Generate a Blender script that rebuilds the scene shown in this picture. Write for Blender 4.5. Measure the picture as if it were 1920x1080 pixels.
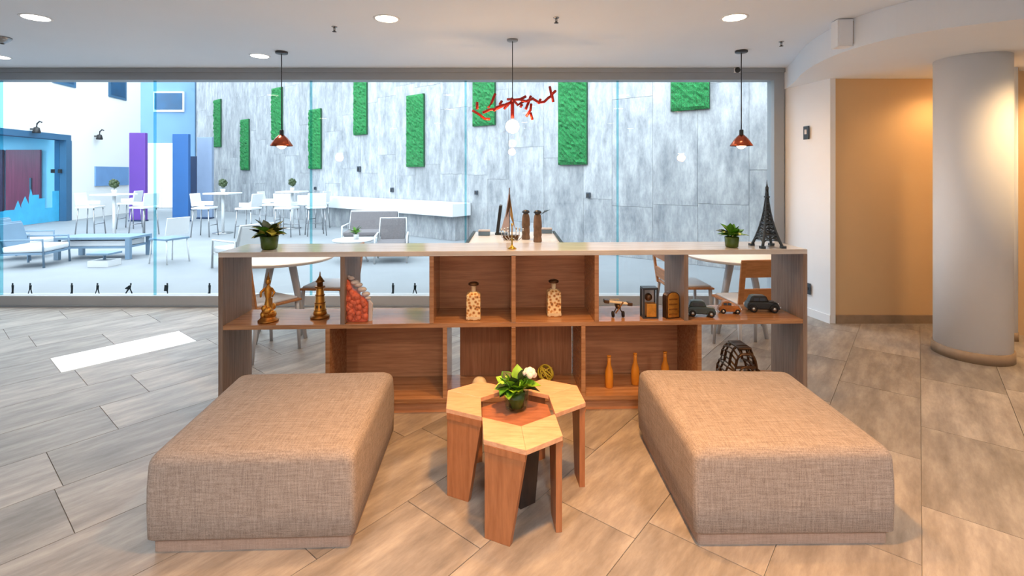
import bpy, math, random
from math import sin, cos, pi, radians as R
from mathutils import Vector
random.seed(7)
S = bpy.context.scene
COL = S.collection
for o in list(bpy.data.objects):
    bpy.data.objects.remove(o)

# ---------------------------------------------------------------- camera
F, H, HY = 930.0, 1.55, 325.0          # focal length in px, eye height, horizon row (1920x1080 frame)
cam = bpy.data.cameras.new('camera')
cam.sensor_width = 36.0
cam.lens = F * 36.0 / 1920.0
cam.shift_y = (HY - 540.0) / 1920.0
cam.clip_start = 0.05
cam.clip_end = 200
camo = bpy.data.objects.new('camera', cam)
COL.objects.link(camo)
camo.location = (0, 0, H)
camo.rotation_euler = (R(90), 0, 0)
S.camera = camo

# ---------------------------------------------------------------- world, exposure
W = bpy.data.worlds.new('sky')
S.world = W
W.use_nodes = True
bg = W.node_tree.nodes['Background']
bg.inputs[0].default_value = (0.87, 0.94, 1.0, 1)
bg.inputs[1].default_value = 4.2
S.view_settings.view_transform = 'Standard'
S.view_settings.look = 'None'
S.view_settings.gamma = 1
S.view_settings.use_curve_mapping = False
S.view_settings.exposure = 0.56

WARM = (1.0, 0.51, 0.16)
NEUTRAL_FILL = (1.0, 0.97, 0.94)


def light(name, kind, loc, energy, color, size=0.1, rot=(0, 0, 0), spot=None, blend=0.6):
    l = bpy.data.lights.new(name, kind)
    l.energy = energy
    l.color = color
    if kind == 'AREA':
        l.shape = 'DISK'
        l.size = size
    else:
        l.shadow_soft_size = size
    if kind == 'SPOT':
        l.spot_size = R(spot or 120)
        l.spot_blend = blend
    o = bpy.data.objects.new(name, l)
    COL.objects.link(o)
    o.location = loc
    o.rotation_euler = rot
    return o


# ---------------------------------------------------------------- pixel helpers
def fl(px, py, z=0.0):
    D = F * (H - z) / (py - HY)
    return ((px - 960) / F * D, D)


def at(px, py, D):
    return Vector(((px - 960) / F * D, D, H - (py - HY) / F * D))


# ---------------------------------------------------------------- materials
MATS = {}


def new_mat(name):
    m = bpy.data.materials.new(name)
    m.use_nodes = True
    MATS[name] = m
    nt = m.node_tree
    b = nt.nodes['Principled BSDF']
    return m, nt, b


def lin(c):
    def f(v):
        v /= 255.0
        return v / 12.92 if v <= 0.04045 else ((v + 0.055) / 1.055) ** 2.4
    return tuple(f(v) for v in c) + (1,)


def noise(nt, scale, coord='Object', stretch=(1, 1, 1), detail=3, rough=0.6, rot=(0, 0, 0)):
    tc = nt.nodes.new('ShaderNodeTexCoord')
    mp = nt.nodes.new('ShaderNodeMapping')
    mp.inputs['Scale'].default_value = stretch
    mp.inputs['Rotation'].default_value = rot
    nz = nt.nodes.new('ShaderNodeTexNoise')
    nz.inputs['Scale'].default_value = scale
    nz.inputs['Detail'].default_value = detail
    nz.inputs['Roughness'].default_value = rough
    nt.links.new(tc.outputs[coord], mp.inputs['Vector'])
    nt.links.new(mp.outputs[0], nz.inputs['Vector'])
    return nz, mp


def ramp(nt, src, stops):
    r = nt.nodes.new('ShaderNodeValToRGB')
    e = r.color_ramp.elements
    e[0].position, e[0].color = stops[0]
    e[1].position, e[1].color = stops[-1]
    for p, c in stops[1:-1]:
        k = e.new(p)
        k.color = c
    nt.links.new(src, r.inputs[0])
    return r


def bump(nt, b, src, strength=0.2, dist=0.002):
    n = nt.nodes.new('ShaderNodeBump')
    n.inputs['Strength'].default_value = strength
    n.inputs['Distance'].default_value = dist
    nt.links.new(src, n.inputs['Height'])
    nt.links.new(n.outputs[0], b.inputs['Normal'])


def plain(name, rgb, rough=0.5, metal=0.0, var=0.08, scale=8.0, stretch=(1, 1, 1), bmp=0.0, spec=0.5):
    m, nt, b = new_mat(name)
    c = lin(rgb)
    nz, _ = noise(nt, scale, stretch=stretch)
    lo = tuple(v * (1 - var) for v in c[:3]) + (1,)
    hi = tuple(min(1, v * (1 + var)) for v in c[:3]) + (1,)
    r = ramp(nt, nz.outputs['Fac'], [(0.3, lo), (0.7, hi)])
    nt.links.new(r.outputs[0], b.inputs['Base Color'])
    b.inputs['Roughness'].default_value = rough
    b.inputs['Metallic'].default_value = metal
    b.inputs['Specular IOR Level'].default_value = spec
    if bmp:
        bump(nt, b, nz.outputs['Fac'], bmp)
    return m


def wood(name, dark, light_, grain=(1, 14, 14), scale=3.0, rough=0.42, axis_rot=(0, 0, 0)):
    m, nt, b = new_mat(name)
    nz, mp = noise(nt, scale, stretch=grain, detail=6, rough=0.65, rot=axis_rot)
    oi = nt.nodes.new('ShaderNodeObjectInfo')
    add = nt.nodes.new('ShaderNodeVectorMath')
    add.operation = 'ADD'
    sc = nt.nodes.new('ShaderNodeVectorMath')
    sc.operation = 'SCALE'
    sc.inputs['Scale'].default_value = 17.0
    nt.links.new(oi.outputs['Random'], sc.inputs[0])
    nt.links.new(mp.outputs[0], add.inputs[0])
    nt.links.new(sc.outputs[0], add.inputs[1])
    nt.links.new(add.outputs[0], nz.inputs['Vector'])
    d, l = lin(dark), lin(light_)
    r = ramp(nt, nz.outputs['Fac'], [(0.28, d), (0.5, tuple((a + c) / 2 for a, c in zip(d, l))), (0.72, l)])
    nt.links.new(r.outputs[0], b.inputs['Base Color'])
    b.inputs['Roughness'].default_value = rough
    bump(nt, b, nz.outputs['Fac'], 0.08, 0.001)
    return m


def emit(name, rgb, strength):
    m, nt, b = new_mat(name)
    b.inputs['Base Color'].default_value = lin(rgb)
    b.inputs['Emission Color'].default_value = lin(rgb)
    b.inputs['Emission Strength'].default_value = strength
    return m


def glass(name, tint, ior=1.45, refl=1.0, rough=0.0):
    m = bpy.data.materials.new(name)
    m.use_nodes = True
    MATS[name] = m
    nt = m.node_tree
    nt.nodes.clear()
    out = nt.nodes.new('ShaderNodeOutputMaterial')
    mix = nt.nodes.new('ShaderNodeMixShader')
    tr = nt.nodes.new('ShaderNodeBsdfTransparent')
    tr.inputs[0].default_value = tint
    gl = nt.nodes.new('ShaderNodeBsdfGlossy')
    gl.inputs['Roughness'].default_value = rough
    fr = nt.nodes.new('ShaderNodeFresnel')
    fr.inputs['IOR'].default_value = ior
    mul = nt.nodes.new('ShaderNodeMath')
    mul.operation = 'MULTIPLY'
    mul.inputs[1].default_value = refl
    nt.links.new(fr.outputs[0], mul.inputs[0])
    ge = nt.nodes.new('ShaderNodeNewGeometry')      # reflect on the outer faces only
    inv = nt.nodes.new('ShaderNodeMath')
    inv.operation = 'SUBTRACT'
    inv.inputs[0].default_value = 1.0
    nt.links.new(ge.outputs['Backfacing'], inv.inputs[1])
    mu2 = nt.nodes.new('ShaderNodeMath')
    mu2.operation = 'MULTIPLY'
    nt.links.new(mul.outputs[0], mu2.inputs[0])
    nt.links.new(inv.outputs[0], mu2.inputs[1])
    nt.links.new(mu2.outputs[0], mix.inputs[0])
    nt.links.new(tr.outputs[0], mix.inputs[1])
    nt.links.new(gl.outputs[0], mix.inputs[2])
    nt.links.new(mix.outputs[0], out.inputs[0])
    return m


plain('paint_white', (228, 232, 238), 0.75, var=0.015, scale=2)
plain('paint_ceiling', (222, 230, 240), 0.85, var=0.012, scale=1.5)
plain('paint_tan', (214, 180, 136), 0.7, var=0.03, scale=1.2)
plain('frame_grey', (146, 154, 162), 0.45, var=0.03, scale=3)
plain('rail_grey', (176, 178, 180), 0.4, var=0.04, scale=3)
plain('baseboard_stone', (150, 128, 106), 0.5, var=0.15, scale=9)
plain('grout', (172, 165, 157), 0.9, var=0.1)
plain('courtyard_floor', (133, 139, 144), 0.6, var=0.05, scale=1.4, bmp=0.05)
plain('white_render', (229, 230, 229), 0.8, var=0.01, scale=1)
plain('blue_grey_wall', (99, 135, 170), 0.8, var=0.06, scale=1.5)
plain('window_blue', (3, 68, 106), 0.5, var=0.2, scale=2)
plain('portal_blue', (49, 94, 128), 0.5, var=0.06, scale=2)
plain('vestibule', (176, 214, 230), 0.6, var=0.05, scale=2)
plain('door_maroon', (150, 56, 74), 0.45, var=0.2, scale=3, stretch=(6, 1, 0.3))
plain('skyline_film', (64, 168, 210), 0.4, var=0.12, scale=3)
plain('sign_blue', (104, 145, 192), 0.6, var=0.06, scale=3)
plain('panel_purple', (99, 60, 150), 0.5, var=0.06, scale=2)
plain('panel_blue', (37, 88, 146), 0.5, var=0.08, scale=2)
plain('panel_navy', (24, 47, 81), 0.5, var=0.1, scale=3)
plain('panel_pale', (129, 147, 174), 0.6, var=0.06, scale=3)
plain('counter_white', (211, 215, 218), 0.35, var=0.02, scale=2)
plain('outdoor_white', (211, 214, 216), 0.35, var=0.02, scale=4)
plain('outdoor_slate', (107, 134, 157), 0.45, var=0.06, scale=4)
plain('outdoor_grey', (107, 104, 107), 0.8, var=0.12, scale=40)
plain('black', (26, 27, 29), 0.45, var=0.1, scale=12)
plain('dark_metal', (72, 74, 78), 0.35, 0.8, var=0.1, scale=12)
plain('steel', (160, 162, 166), 0.25, 0.9, var=0.05, scale=12)
plain('copper', (186, 92, 62), 0.25, 0.9, var=0.12, scale=10)
plain('coral_wire', (196, 48, 30), 0.35, 0.3, var=0.3, scale=14)
plain('gold', (206, 146, 62), 0.32, 0.75, var=0.2, scale=30, bmp=0.3)
plain('gold_dark', (150, 98, 40), 0.38, 0.7, var=0.25, scale=30, bmp=0.3)
plain('brass', (200, 160, 70), 0.25, 0.9, var=0.1, scale=12)
plain('silver', (205, 208, 212), 0.25, 0.9, var=0.08, scale=12)
plain('coral_red', (212, 104, 74), 0.5, var=0.3, scale=26, bmp=0.3)
plain('shell_pale', (206, 200, 198), 0.45, var=0.1, scale=20)
plain('bronze', (92, 66, 44), 0.35, 0.7, var=0.25, scale=30)
plain('amber', (222, 144, 44), 0.3, var=0.08, scale=10)
plain('car_slate', (64, 78, 80), 0.3, 0.3, var=0.1, scale=20)
plain('car_amber', (186, 112, 46), 0.3, 0.3, var=0.2, scale=20)
plain('car_black', (44, 46, 46), 0.3, 0.3, var=0.1, scale=20)
plain('tyre', (34, 30, 30), 0.7, var=0.1)
plain('cream', (226, 206, 168), 0.6, var=0.1, scale=20)
plain('yellow_wire', (206, 190, 60), 0.5, var=0.15, scale=20)
plain('totem', (128, 98, 74), 0.6, var=0.35, scale=22, stretch=(1, 1, 0.5), bmp=0.4)
plain('sail', (206, 184, 178), 0.7, var=0.08, scale=10)
plain('sail_ochre', (176, 134, 70), 0.6, var=0.15, scale=10)
plain('leaf', (72, 132, 28), 0.45, var=0.35, scale=24)
plain('leaf_bright', (128, 178, 44), 0.45, var=0.3, scale=24)
plain('leaf_dark', (44, 62, 26), 0.5, var=0.35, scale=24)
plain('fruit', (166, 158, 48), 0.5, var=0.2, scale=20)
plain('bloom', (240, 226, 220), 0.7, var=0.06, scale=20)
plain('vase_green', (70, 96, 30), 0.2, var=0.3, scale=20)
plain('tower_iron', (70, 80, 88), 0.45, 0.5, var=0.15, scale=20)
plain('plate_dark', (52, 62, 74), 0.4, var=0.1)
plain('decal', (24, 48, 60), 0.6, var=0.05)
plain('moss', (24, 108, 55), 0.9, var=0.85, scale=58, bmp=0.8)
plain('moss_frame', (16, 70, 40), 0.8, var=0.1)
plain('seat_pad', (198, 200, 204), 0.7, var=0.04)
plain('leg_grey', (188, 190, 194), 0.4, var=0.04)
plain('table_white', (238, 238, 236), 0.3, var=0.015)
emit('lamp_disc', (255, 236, 196), 9.0)
emit('lamp_disc_cool', (255, 246, 232), 9.0)
emit('bulb', (255, 226, 176), 7.0)
glass('pane', (0.94, 0.972, 0.985, 1), 1.45, 0.9)
glass('cyan_glass', (0.74, 0.92, 0.98, 1), 1.4, 0.5)
glass('joint_teal', (0.55, 0.82, 0.86, 1), 1.4, 0.3)
glass('clear_vase', (0.86, 0.93, 0.86, 1), 1.5, 1.2)

wood('shelf_wood', (136, 94, 62), (190, 142, 102), (1.2, 16, 22), 2.6, 0.16)
wood('shelf_top_sheen', (188, 182, 178), (218, 213, 209), (1.2, 16, 22), 2.6, 0.14)  # shelf wood paled to grey: window reflection painted into the colour
wood('shelf_back', (176, 116, 78), (222, 162, 116), (1.2, 16, 22), 2.6, 0.5)
wood('shelf_back_vertical', (160, 104, 68), (202, 142, 100), (22, 16, 1.2), 2.6, 0.5)
wood('shelf_side_daylit', (112, 92, 80), (150, 130, 116), (22, 22, 1.2), 2.6, 0.5)  # greyed shelf wood, daylight on the upright panels put into the colour
wood('hex_top', (204, 148, 112), (230, 182, 146), (3, 14, 14), 4.0, 0.3)
wood('hex_leg', (150, 92, 56), (184, 122, 80), (14, 14, 1.5), 3.0, 0.4)
wood('hex_center', (140, 88, 66), (176, 118, 92), (3, 14, 14), 4.0, 0.35)
wood('chair_wood', (150, 96, 52), (190, 130, 78), (2, 12, 12), 3.0, 0.45)
wood('dark_wood', (44, 36, 34), (66, 52, 46), (14, 14, 1.5), 3.0, 0.5)


def mat_tile(name, dark, mid, light_):
    m, nt, b = new_mat(name)
    nz, mp = noise(nt, 2.2, stretch=(1.2, 5, 5), detail=7, rough=0.68)
    oi = nt.nodes.new('ShaderNodeObjectInfo')
    sc = nt.nodes.new('ShaderNodeVectorMath')
    sc.operation = 'SCALE'
    sc.inputs['Scale'].default_value = 31.0
    add = nt.nodes.new('ShaderNodeVectorMath')
    nt.links.new(oi.outputs['Random'], sc.inputs[0])
    nt.links.new(mp.outputs[0], add.inputs[0])
    nt.links.new(sc.outputs[0], add.inputs[1])
    nt.links.new(add.outputs[0], nz.inputs['Vector'])
    r = ramp(nt, nz.outputs['Fac'], [(0.3, lin(dark)), (0.5, lin(mid)), (0.72, lin(light_))])
    hsv = nt.nodes.new('ShaderNodeHueSaturation')
    mr = nt.nodes.new('ShaderNodeMapRange')
    mr.inputs['To Min'].default_value = 0.82
    mr.inputs['To Max'].default_value = 1.14
    nt.links.new(oi.outputs['Random'], mr.inputs['Value'])
    nt.links.new(mr.outputs[0], hsv.inputs['Value'])
    nt.links.new(r.outputs[0], hsv.inputs['Color'])
    nt.links.new(hsv.outputs[0], b.inputs['Base Color'])
    b.inputs['Roughness'].default_value = 0.42
    bump(nt, b, nz.outputs['Fac'], 0.12, 0.002)


mat_tile('floor_tile', (122, 114, 107), (150, 141, 133), (180, 171, 161))
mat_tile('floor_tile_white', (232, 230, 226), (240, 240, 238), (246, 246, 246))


def mat_fabric(name, a, c):
    m, nt, b = new_mat(name)
    tc = nt.nodes.new('ShaderNodeTexCoord')
    n1 = nt.nodes.new('ShaderNodeTexNoise')
    n1.inputs['Scale'].default_value = 3
    n1.inputs['Detail'].default_value = 2
    outs = []
    for st in ((220, 220, 12), (12, 220, 220), (220, 12, 220)):
        mp = nt.nodes.new('ShaderNodeMapping')
        mp.inputs['Scale'].default_value = st
        nz = nt.nodes.new('ShaderNodeTexNoise')
        nz.inputs['Scale'].default_value = 1.0
        nz.inputs['Detail'].default_value = 2
        nt.links.new(tc.outputs['Object'], mp.inputs[0])
        nt.links.new(mp.outputs[0], nz.inputs['Vector'])
        outs.append(nz.outputs['Fac'])
    ad = nt.nodes.new('ShaderNodeMath')
    ad.operation = 'ADD'
    nt.links.new(outs[0], ad.inputs[0])
    nt.links.new(outs[1], ad.inputs[1])
    ad2 = nt.nodes.new('ShaderNodeMath')
    ad2.operation = 'ADD'
    nt.links.new(ad.outputs[0], ad2.inputs[0])
    nt.links.new(outs[2], ad2.inputs[1])
    dv = nt.nodes.new('ShaderNodeMath')
    dv.operation = 'DIVIDE'
    dv.inputs[1].default_value = 3.0
    nt.links.new(ad2.outputs[0], dv.inputs[0])
    r = ramp(nt, dv.outputs[0], [(0.36, lin(a)), (0.64, lin(c))])
    nt.links.new(r.outputs[0], b.inputs['Base Color'])
    b.inputs['Roughness'].default_value = 0.9
    b.inputs['Specular IOR Level'].default_value = 0.2
    bump(nt, b, dv.outputs[0], 0.35, 0.002)


mat_fabric('ottoman_fabric', (126, 113, 106), (172, 159, 150))
mat_fabric('ottoman_base', (150, 128, 116), (176, 152, 138))


def mat_concrete(name):
    m, nt, b = new_mat(name)
    nz, mp = noise(nt, 1.5, stretch=(2.6, 2.6, 0.9), detail=12, rough=0.78)
    oi = nt.nodes.new('ShaderNodeObjectInfo')
    sc = nt.nodes.new('ShaderNodeVectorMath')
    sc.operation = 'SCALE'
    sc.inputs['Scale'].default_value = 23.0
    add = nt.nodes.new('ShaderNodeVectorMath')
    nt.links.new(oi.outputs['Random'], sc.inputs[0])
    nt.links.new(mp.outputs[0], add.inputs[0])
    nt.links.new(sc.outputs[0], add.inputs[1])
    nt.links.new(add.outputs[0], nz.inputs['Vector'])
    r = ramp(nt, nz.outputs['Fac'], [(0.32, lin((108, 114, 121))), (0.5, lin((149, 153, 157))), (0.68, lin((184, 187, 189)))])
    hsv = nt.nodes.new('ShaderNodeHueSaturation')
    mr = nt.nodes.new('ShaderNodeMapRange')
    mr.inputs['To Min'].default_value = 0.9
    mr.inputs['To Max'].default_value = 1.08
    nt.links.new(oi.outputs['Random'], mr.inputs['Value'])
    nt.links.new(mr.outputs[0], hsv.inputs['Value'])
    nt.links.new(r.outputs[0], hsv.inputs['Color'])
    nt.links.new(hsv.outputs[0], b.inputs['Base Color'])
    b.inputs['Roughness'].default_value = 0.7
    bump(nt, b, nz.outputs['Fac'], 0.2, 0.01)


mat_concrete('concrete')


def mat_pattern(name):
    m, nt, b = new_mat(name)
    tc = nt.nodes.new('ShaderNodeTexCoord')
    v = nt.nodes.new('ShaderNodeTexVoronoi')
    v.inputs['Scale'].default_value = 48
    nt.links.new(tc.outputs['Object'], v.inputs['Vector'])
    r = ramp(nt, v.outputs['Distance'], [(0.1, lin((90, 52, 30))), (0.35, lin((214, 150, 76))), (0.6, lin((244, 224, 176)))])
    nt.links.new(r.outputs[0], b.inputs['Base Color'])
    b.inputs['Roughness'].default_value = 0.3


mat_pattern('bottle_pattern')


# ---------------------------------------------------------------- mesh builder
class MB:
    def __init__(self):
        self.v, self.f, self.s = [], [], []

    def add(self, vs, fs, smooth=False):
        n = len(self.v)
        self.v += [tuple(p) for p in vs]
        self.f += [tuple(i + n for i in f) for f in fs]
        self.s += [smooth] * len(fs)
        return self

    def box(self, c, s, rz=0.0, ry=0.0, rx=0.0):
        hx, hy, hz = s[0] / 2, s[1] / 2, s[2] / 2
        from mathutils import Euler
        M = Euler((rx, ry, rz)).to_matrix()
        vs = []
        for x in (-hx, hx):
            for y in (-hy, hy):
                for z in (-hz, hz):
                    vs.append(M @ Vector((x, y, z)) + Vector(c))
        return self.add(vs, [(0, 1, 3, 2), (4, 6, 7, 5), (0, 4, 5, 1), (2, 3, 7, 6), (0, 2, 6, 4), (1, 5, 7, 3)])

    def span(self, a, b):
        return self.box([(p + q) / 2 for p, q in zip(a, b)], [abs(p - q) for p, q in zip(a, b)])

    def prism(self, poly, z0, z1, top=None, smooth=False):
        n = len(poly)
        area = sum(poly[i][0] * poly[(i + 1) % n][1] - poly[(i + 1) % n][0] * poly[i][1] for i in range(n))
        if area < 0:
            poly = poly[::-1]
            top = top[::-1] if top else None
        top = top or poly
        vs = [(p[0], p[1], z0) for p in poly] + [(p[0], p[1], z1) for p in top]
        fs = [tuple(range(n))[::-1], tuple(range(n, 2 * n))]
        for i in range(n):
            j = (i + 1) % n
            fs.append((i, j, n + j, n + i))
        return self.add(vs, fs, smooth)

    def plate(self, poly, o, ux, uz, th):
        """outline poly (a, b) in plane o + a*ux + b*uz, thickness th along normal (centred)."""
        o, ux, uz = Vector(o), Vector(ux), Vector(uz)
        nrm = ux.cross(uz).normalized()
        n = len(poly)
        vs = [o + ux * a + uz * b - nrm * th / 2 for a, b in poly] + [o + ux * a + uz * b + nrm * th / 2 for a, b in poly]
        area = sum(poly[i][0] * poly[(i + 1) % n][1] - poly[(i + 1) % n][0] * poly[i][1] for i in range(n))
        fs = [tuple(range(n))[::-1], tuple(range(n, 2 * n))]
        for i in range(n):
            j = (i + 1) % n
            fs.append((i, j, n + j, n + i))
        if area < 0:
            fs = [f[::-1] for f in fs]
        return self.add(vs, fs)

    def lathe(self, prof, c=(0, 0, 0), n=20, smooth=True, sq=1.0):
        vs, fs = [], []
        for r, z in prof:
            for k in range(n):
                a = 2 * pi * k / n
                vs.append((c[0] + r * cos(a), c[1] + r * sin(a) * sq, c[2] + z))
        m = len(prof)
        for i in range(m - 1):
            for k in range(n):
                k2 = (k + 1) % n
                fs.append((i * n + k, i * n + k2, (i + 1) * n + k2, (i + 1) * n + k))
        fs.append(tuple(range(n))[::-1])
        fs.append(tuple(range((m - 1) * n, m * n)))
        return self.add(vs, fs, smooth)

    def sphere(self, c, r, n=12, m=8, sx=1, sy=1, sz=1):
        prof = []
        vs, fs = [], []
        for i in range(1, m):
            t = pi * i / m
            for k in range(n):
                a = 2 * pi * k / n
                vs.append((c[0] + sx * r * sin(t) * cos(a), c[1] + sy * r * sin(t) * sin(a), c[2] - sz * r * cos(t)))
        for i in range(m - 2):
            for k in range(n):
                k2 = (k + 1) % n
                fs.append((i * n + k, i * n + k2, (i + 1) * n + k2, (i + 1) * n + k))
        b = len(vs)
        vs.append((c[0], c[1], c[2] - sz * r))
        vs.append((c[0], c[1], c[2] + sz * r))
        for k in range(n):
            k2 = (k + 1) % n
            fs.append((b, k2, k))
            fs.append((b + 1, (m - 2) * n + k, (m - 2) * n + k2))
        return self.add(vs, fs, True)

    def tube(self, pts, r, n=8, smooth=True, closed=False):
        pts = [Vector(p) for p in pts]
        rs = r if isinstance(r, (list, tuple)) else [r] * len(pts)
        vs, fs = [], []
        L = len(pts)
        up = Vector((0.13, 0.21, 1)).normalized()
        for i, p in enumerate(pts):
            if closed:
                d = pts[(i + 1) % L] - pts[i - 1]
            else:
                d = pts[min(i + 1, L - 1)] - pts[max(i - 1, 0)]
            d.normalize()
            u = up if abs(d.dot(up)) < 0.95 else Vector((1, 0.1, 0)).normalized()
            x = d.cross(u).normalized()
            y = d.cross(x).normalized()
            for k in range(n):
                a = 2 * pi * k / n
                vs.append(p + (x * cos(a) + y * sin(a)) * rs[i])
        for i in range(L if closed else L - 1):
            j = (i + 1) % L
            for k in range(n):
                k2 = (k + 1) % n
                fs.append((i * n + k, j * n + k, j * n + k2, i * n + k2))
        if not closed:
            fs.append(tuple(range(n)))
            fs.append(tuple(range((L - 1) * n, L * n))[::-1])
        return self.add(vs, fs, smooth)

    def mesh(self, name, mat):
        me = bpy.data.meshes.new(name)
        me.from_pydata(self.v, [], self.f)
        me.polygons.foreach_set('use_smooth', self.s)
        me.materials.append(MATS[mat])
        me.update()
        return me

    def build(self, name, mat, parent=None, loc=None, bevel=0.0, seg=2):
        o = bpy.data.objects.new(name, self.mesh(name, mat))
        COL.objects.link(o)
        if parent:
            o.parent = parent
        if loc:
            o.location = loc
        if bevel:
            b = o.modifiers.new('bevel', 'BEVEL')
            b.width = bevel
            b.segments = seg
            b.limit_method = 'ANGLE'
        return o


def tag(o, label, cat, group=None):
    o['label'] = label
    o['category'] = cat
    if group:
        o['group'] = group
    return o


def thing(name, label, cat, loc=(0, 0, 0), rz=0.0, group=None):
    o = bpy.data.objects.new(name, None)
    o.empty_display_size = 0.1
    COL.objects.link(o)
    o.location = loc
    o.rotation_euler = (0, 0, rz)
    return tag(o, label, cat, group)


def struct(o, label=None):
    o['kind'] = 'structure'
    if label:
        o['label'] = label
    return o


def dup(o, parent=None):
    c = o.copy()
    COL.objects.link(c)
    c.parent = parent
    for ch in [x for x in bpy.data.objects if x.parent == o]:
        dup(ch, c)
    return c


def dup_thing(o, loc, rz, label, group=None):
    c = dup(o)
    c.location = loc
    c.rotation_euler = (0, 0, rz)
    c['label'] = label
    if group:
        c['group'] = group
    return c


# ================================================================ THE ROOM
GY = 5.81          # glass wall plane
CEIL = 2.77
SOF = 2.53
XL, XR, YB = -8.2, 7.2, -3.2

floor = struct(MB().span((XL - .2, YB - .2, -0.2), (XR + .2, GY + .1, -0.006)).build('floor', 'grout'),
               'stone tiled lobby floor')
# floor tiles, running along the oblique direction seen in the photograph
TD = Vector((0.634, 0.773))
TN = Vector((0.773, -0.634))
TL, TW = 0.94, 0.47


def clip(poly, nx, ny, c):
    out = []
    for i in range(len(poly)):
        p, q = poly[i], poly[(i + 1) % len(poly)]
        dp, dq = nx * p[0] + ny * p[1] - c, nx * q[0] + ny * q[1] - c
        if dp <= 0:
            out.append(p)
        if dp * dq < 0:
            t = dp / (dp - dq)
            out.append((p[0] + t * (q[0] - p[0]), p[1] + t * (q[1] - p[1])))
    return out


offs = {0: 0.49, -2: 0.15, -4: 0.758}
shared_tile = None
GAP = 0.004
ang = math.atan2(TD.y, TD.x)
for k in range(-22, 24):
    n0 = -3.75 + k * TW
    off = offs.get(k, (0.37 * k * TL + 0.11 * (k % 3)) % TL)
    for j in range(-12, 14):
        t0 = off + j * TL
        cs = []
        for t, n in ((t0 + GAP / 2, n0 + GAP / 2), (t0 + TL - GAP / 2, n0 + GAP / 2), (t0 + TL - GAP / 2, n0 + TW - GAP / 2), (t0 + GAP / 2, n0 + TW - GAP / 2)):
            p = TD * t + TN * n
            cs.append((p.x, p.y))
        c = TD * (t0 + TL / 2) + TN * (n0 + TW / 2)
        if max(p[1] for p in cs) < 1.1 or max(p[0] for p in cs) < -8 or min(p[0] for p in cs) > 6.4:
            continue
        cl = cs
        for nx, ny, cc in ((0, 1, GY - 0.05), (-1, 0, 8.0), (1, 0, 7.0)):
            cl = clip(cl, nx, ny, cc) if cl else cl
        if len(cl) < 3:
            continue
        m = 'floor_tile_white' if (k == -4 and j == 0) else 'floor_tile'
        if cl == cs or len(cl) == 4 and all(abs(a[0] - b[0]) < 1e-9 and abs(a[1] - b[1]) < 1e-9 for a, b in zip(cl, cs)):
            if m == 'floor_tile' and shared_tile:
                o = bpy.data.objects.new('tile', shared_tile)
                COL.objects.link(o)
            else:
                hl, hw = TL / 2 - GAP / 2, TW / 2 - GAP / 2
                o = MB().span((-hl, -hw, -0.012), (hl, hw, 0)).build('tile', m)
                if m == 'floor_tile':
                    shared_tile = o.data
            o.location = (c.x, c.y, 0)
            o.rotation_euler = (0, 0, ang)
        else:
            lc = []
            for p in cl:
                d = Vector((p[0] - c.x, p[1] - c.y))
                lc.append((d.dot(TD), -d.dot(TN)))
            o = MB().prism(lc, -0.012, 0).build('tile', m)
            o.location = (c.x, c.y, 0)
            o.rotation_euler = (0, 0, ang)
        o.parent = floor
# rest of the lobby floor, outside the picture
mb = MB().span((XL, YB, -0.006), (XR, 1.1, -0.003))
o = mb.build('floor_surface', 'floor_tile', floor)

struct(MB().span((XL - .2, YB - .2, CEIL), (XR + .2, GY + .25, CEIL + 0.2)).build('ceiling', 'paint_ceiling'), 'flat white lobby ceiling')
struct(MB().span((XL - .2, YB - .2, 0), (XL, GY, CEIL)).build('wall_left', 'paint_white'))
struct(MB().span((XL, YB - .2, 0), (XR, YB, CEIL)).build('wall_back', 'paint_white'))
struct(MB().span((XR, YB, 0), (XR + .2, GY, CEIL)).build('wall_far_right', 'paint_white'))

# curved dropped soffit on the right
curve = [(3.16, 5.70), (3.02, 5.30), (2.86, 4.90), (2.74, 4.50), (2.68, 4.10), (2.70, 3.80), (2.80, 3.53), (3.00, 3.30),
         (3.35, 3.10), (3.8, 2.95), (4.5, 2.80), (XR, 2.6)]


def smooth_curve(pts, n=5):
    out = []
    for i in range(len(pts) - 1):
        p0, p1, p2, p3 = pts[max(i - 1, 0)], pts[i], pts[i + 1], pts[min(i + 2, len(pts) - 1)]
        for k in range(n):
            t = k / n
            out.append(tuple(0.5 * ((2 * b) + (-a + c) * t + (2 * a - 5 * b + 4 * c - d) * t * t + (-a + 3 * b - 3 * c + d) * t ** 3)
                             for a, b, c, d in zip(p0, p1, p2, p3)))
    return out + [pts[-1]]


sc_ = smooth_curve(curve)
struct(MB().prism(sc_ + [(XR, GY), (3.16, GY)], SOF, CEIL - 0.001).build('ceiling_soffit', 'paint_ceiling'), 'curved dropped white soffit')

# white return wall, tan wall, column
A, B = (3.155, GY + .1), (3.285, 5.12)
struct(MB().prism([A, B, (3.34, 5.12), (3.34, GY + .1)], 0, SOF).build('wall_right', 'paint_white'), 'white return wall beside the glass')
struct(MB().span((3.341, 5.14, 0), (XR, GY, SOF)).build('wall_tan', 'paint_tan'), 'tan wall behind the round column')
struct(MB().span((3.345, 5.115, 0), (5.4, 5.139, 0.085)).build('baseboard_tan', 'baseboard_stone'))
o = MB().prism([(A[0] - .012, A[1] - .12), (B[0] - .012, B[1] - .012), (B[0], B[1]), (A[0], A[1] - .12)], 0, 0.085).build('baseboard_right', 'paint_white')
struct(o)
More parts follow.
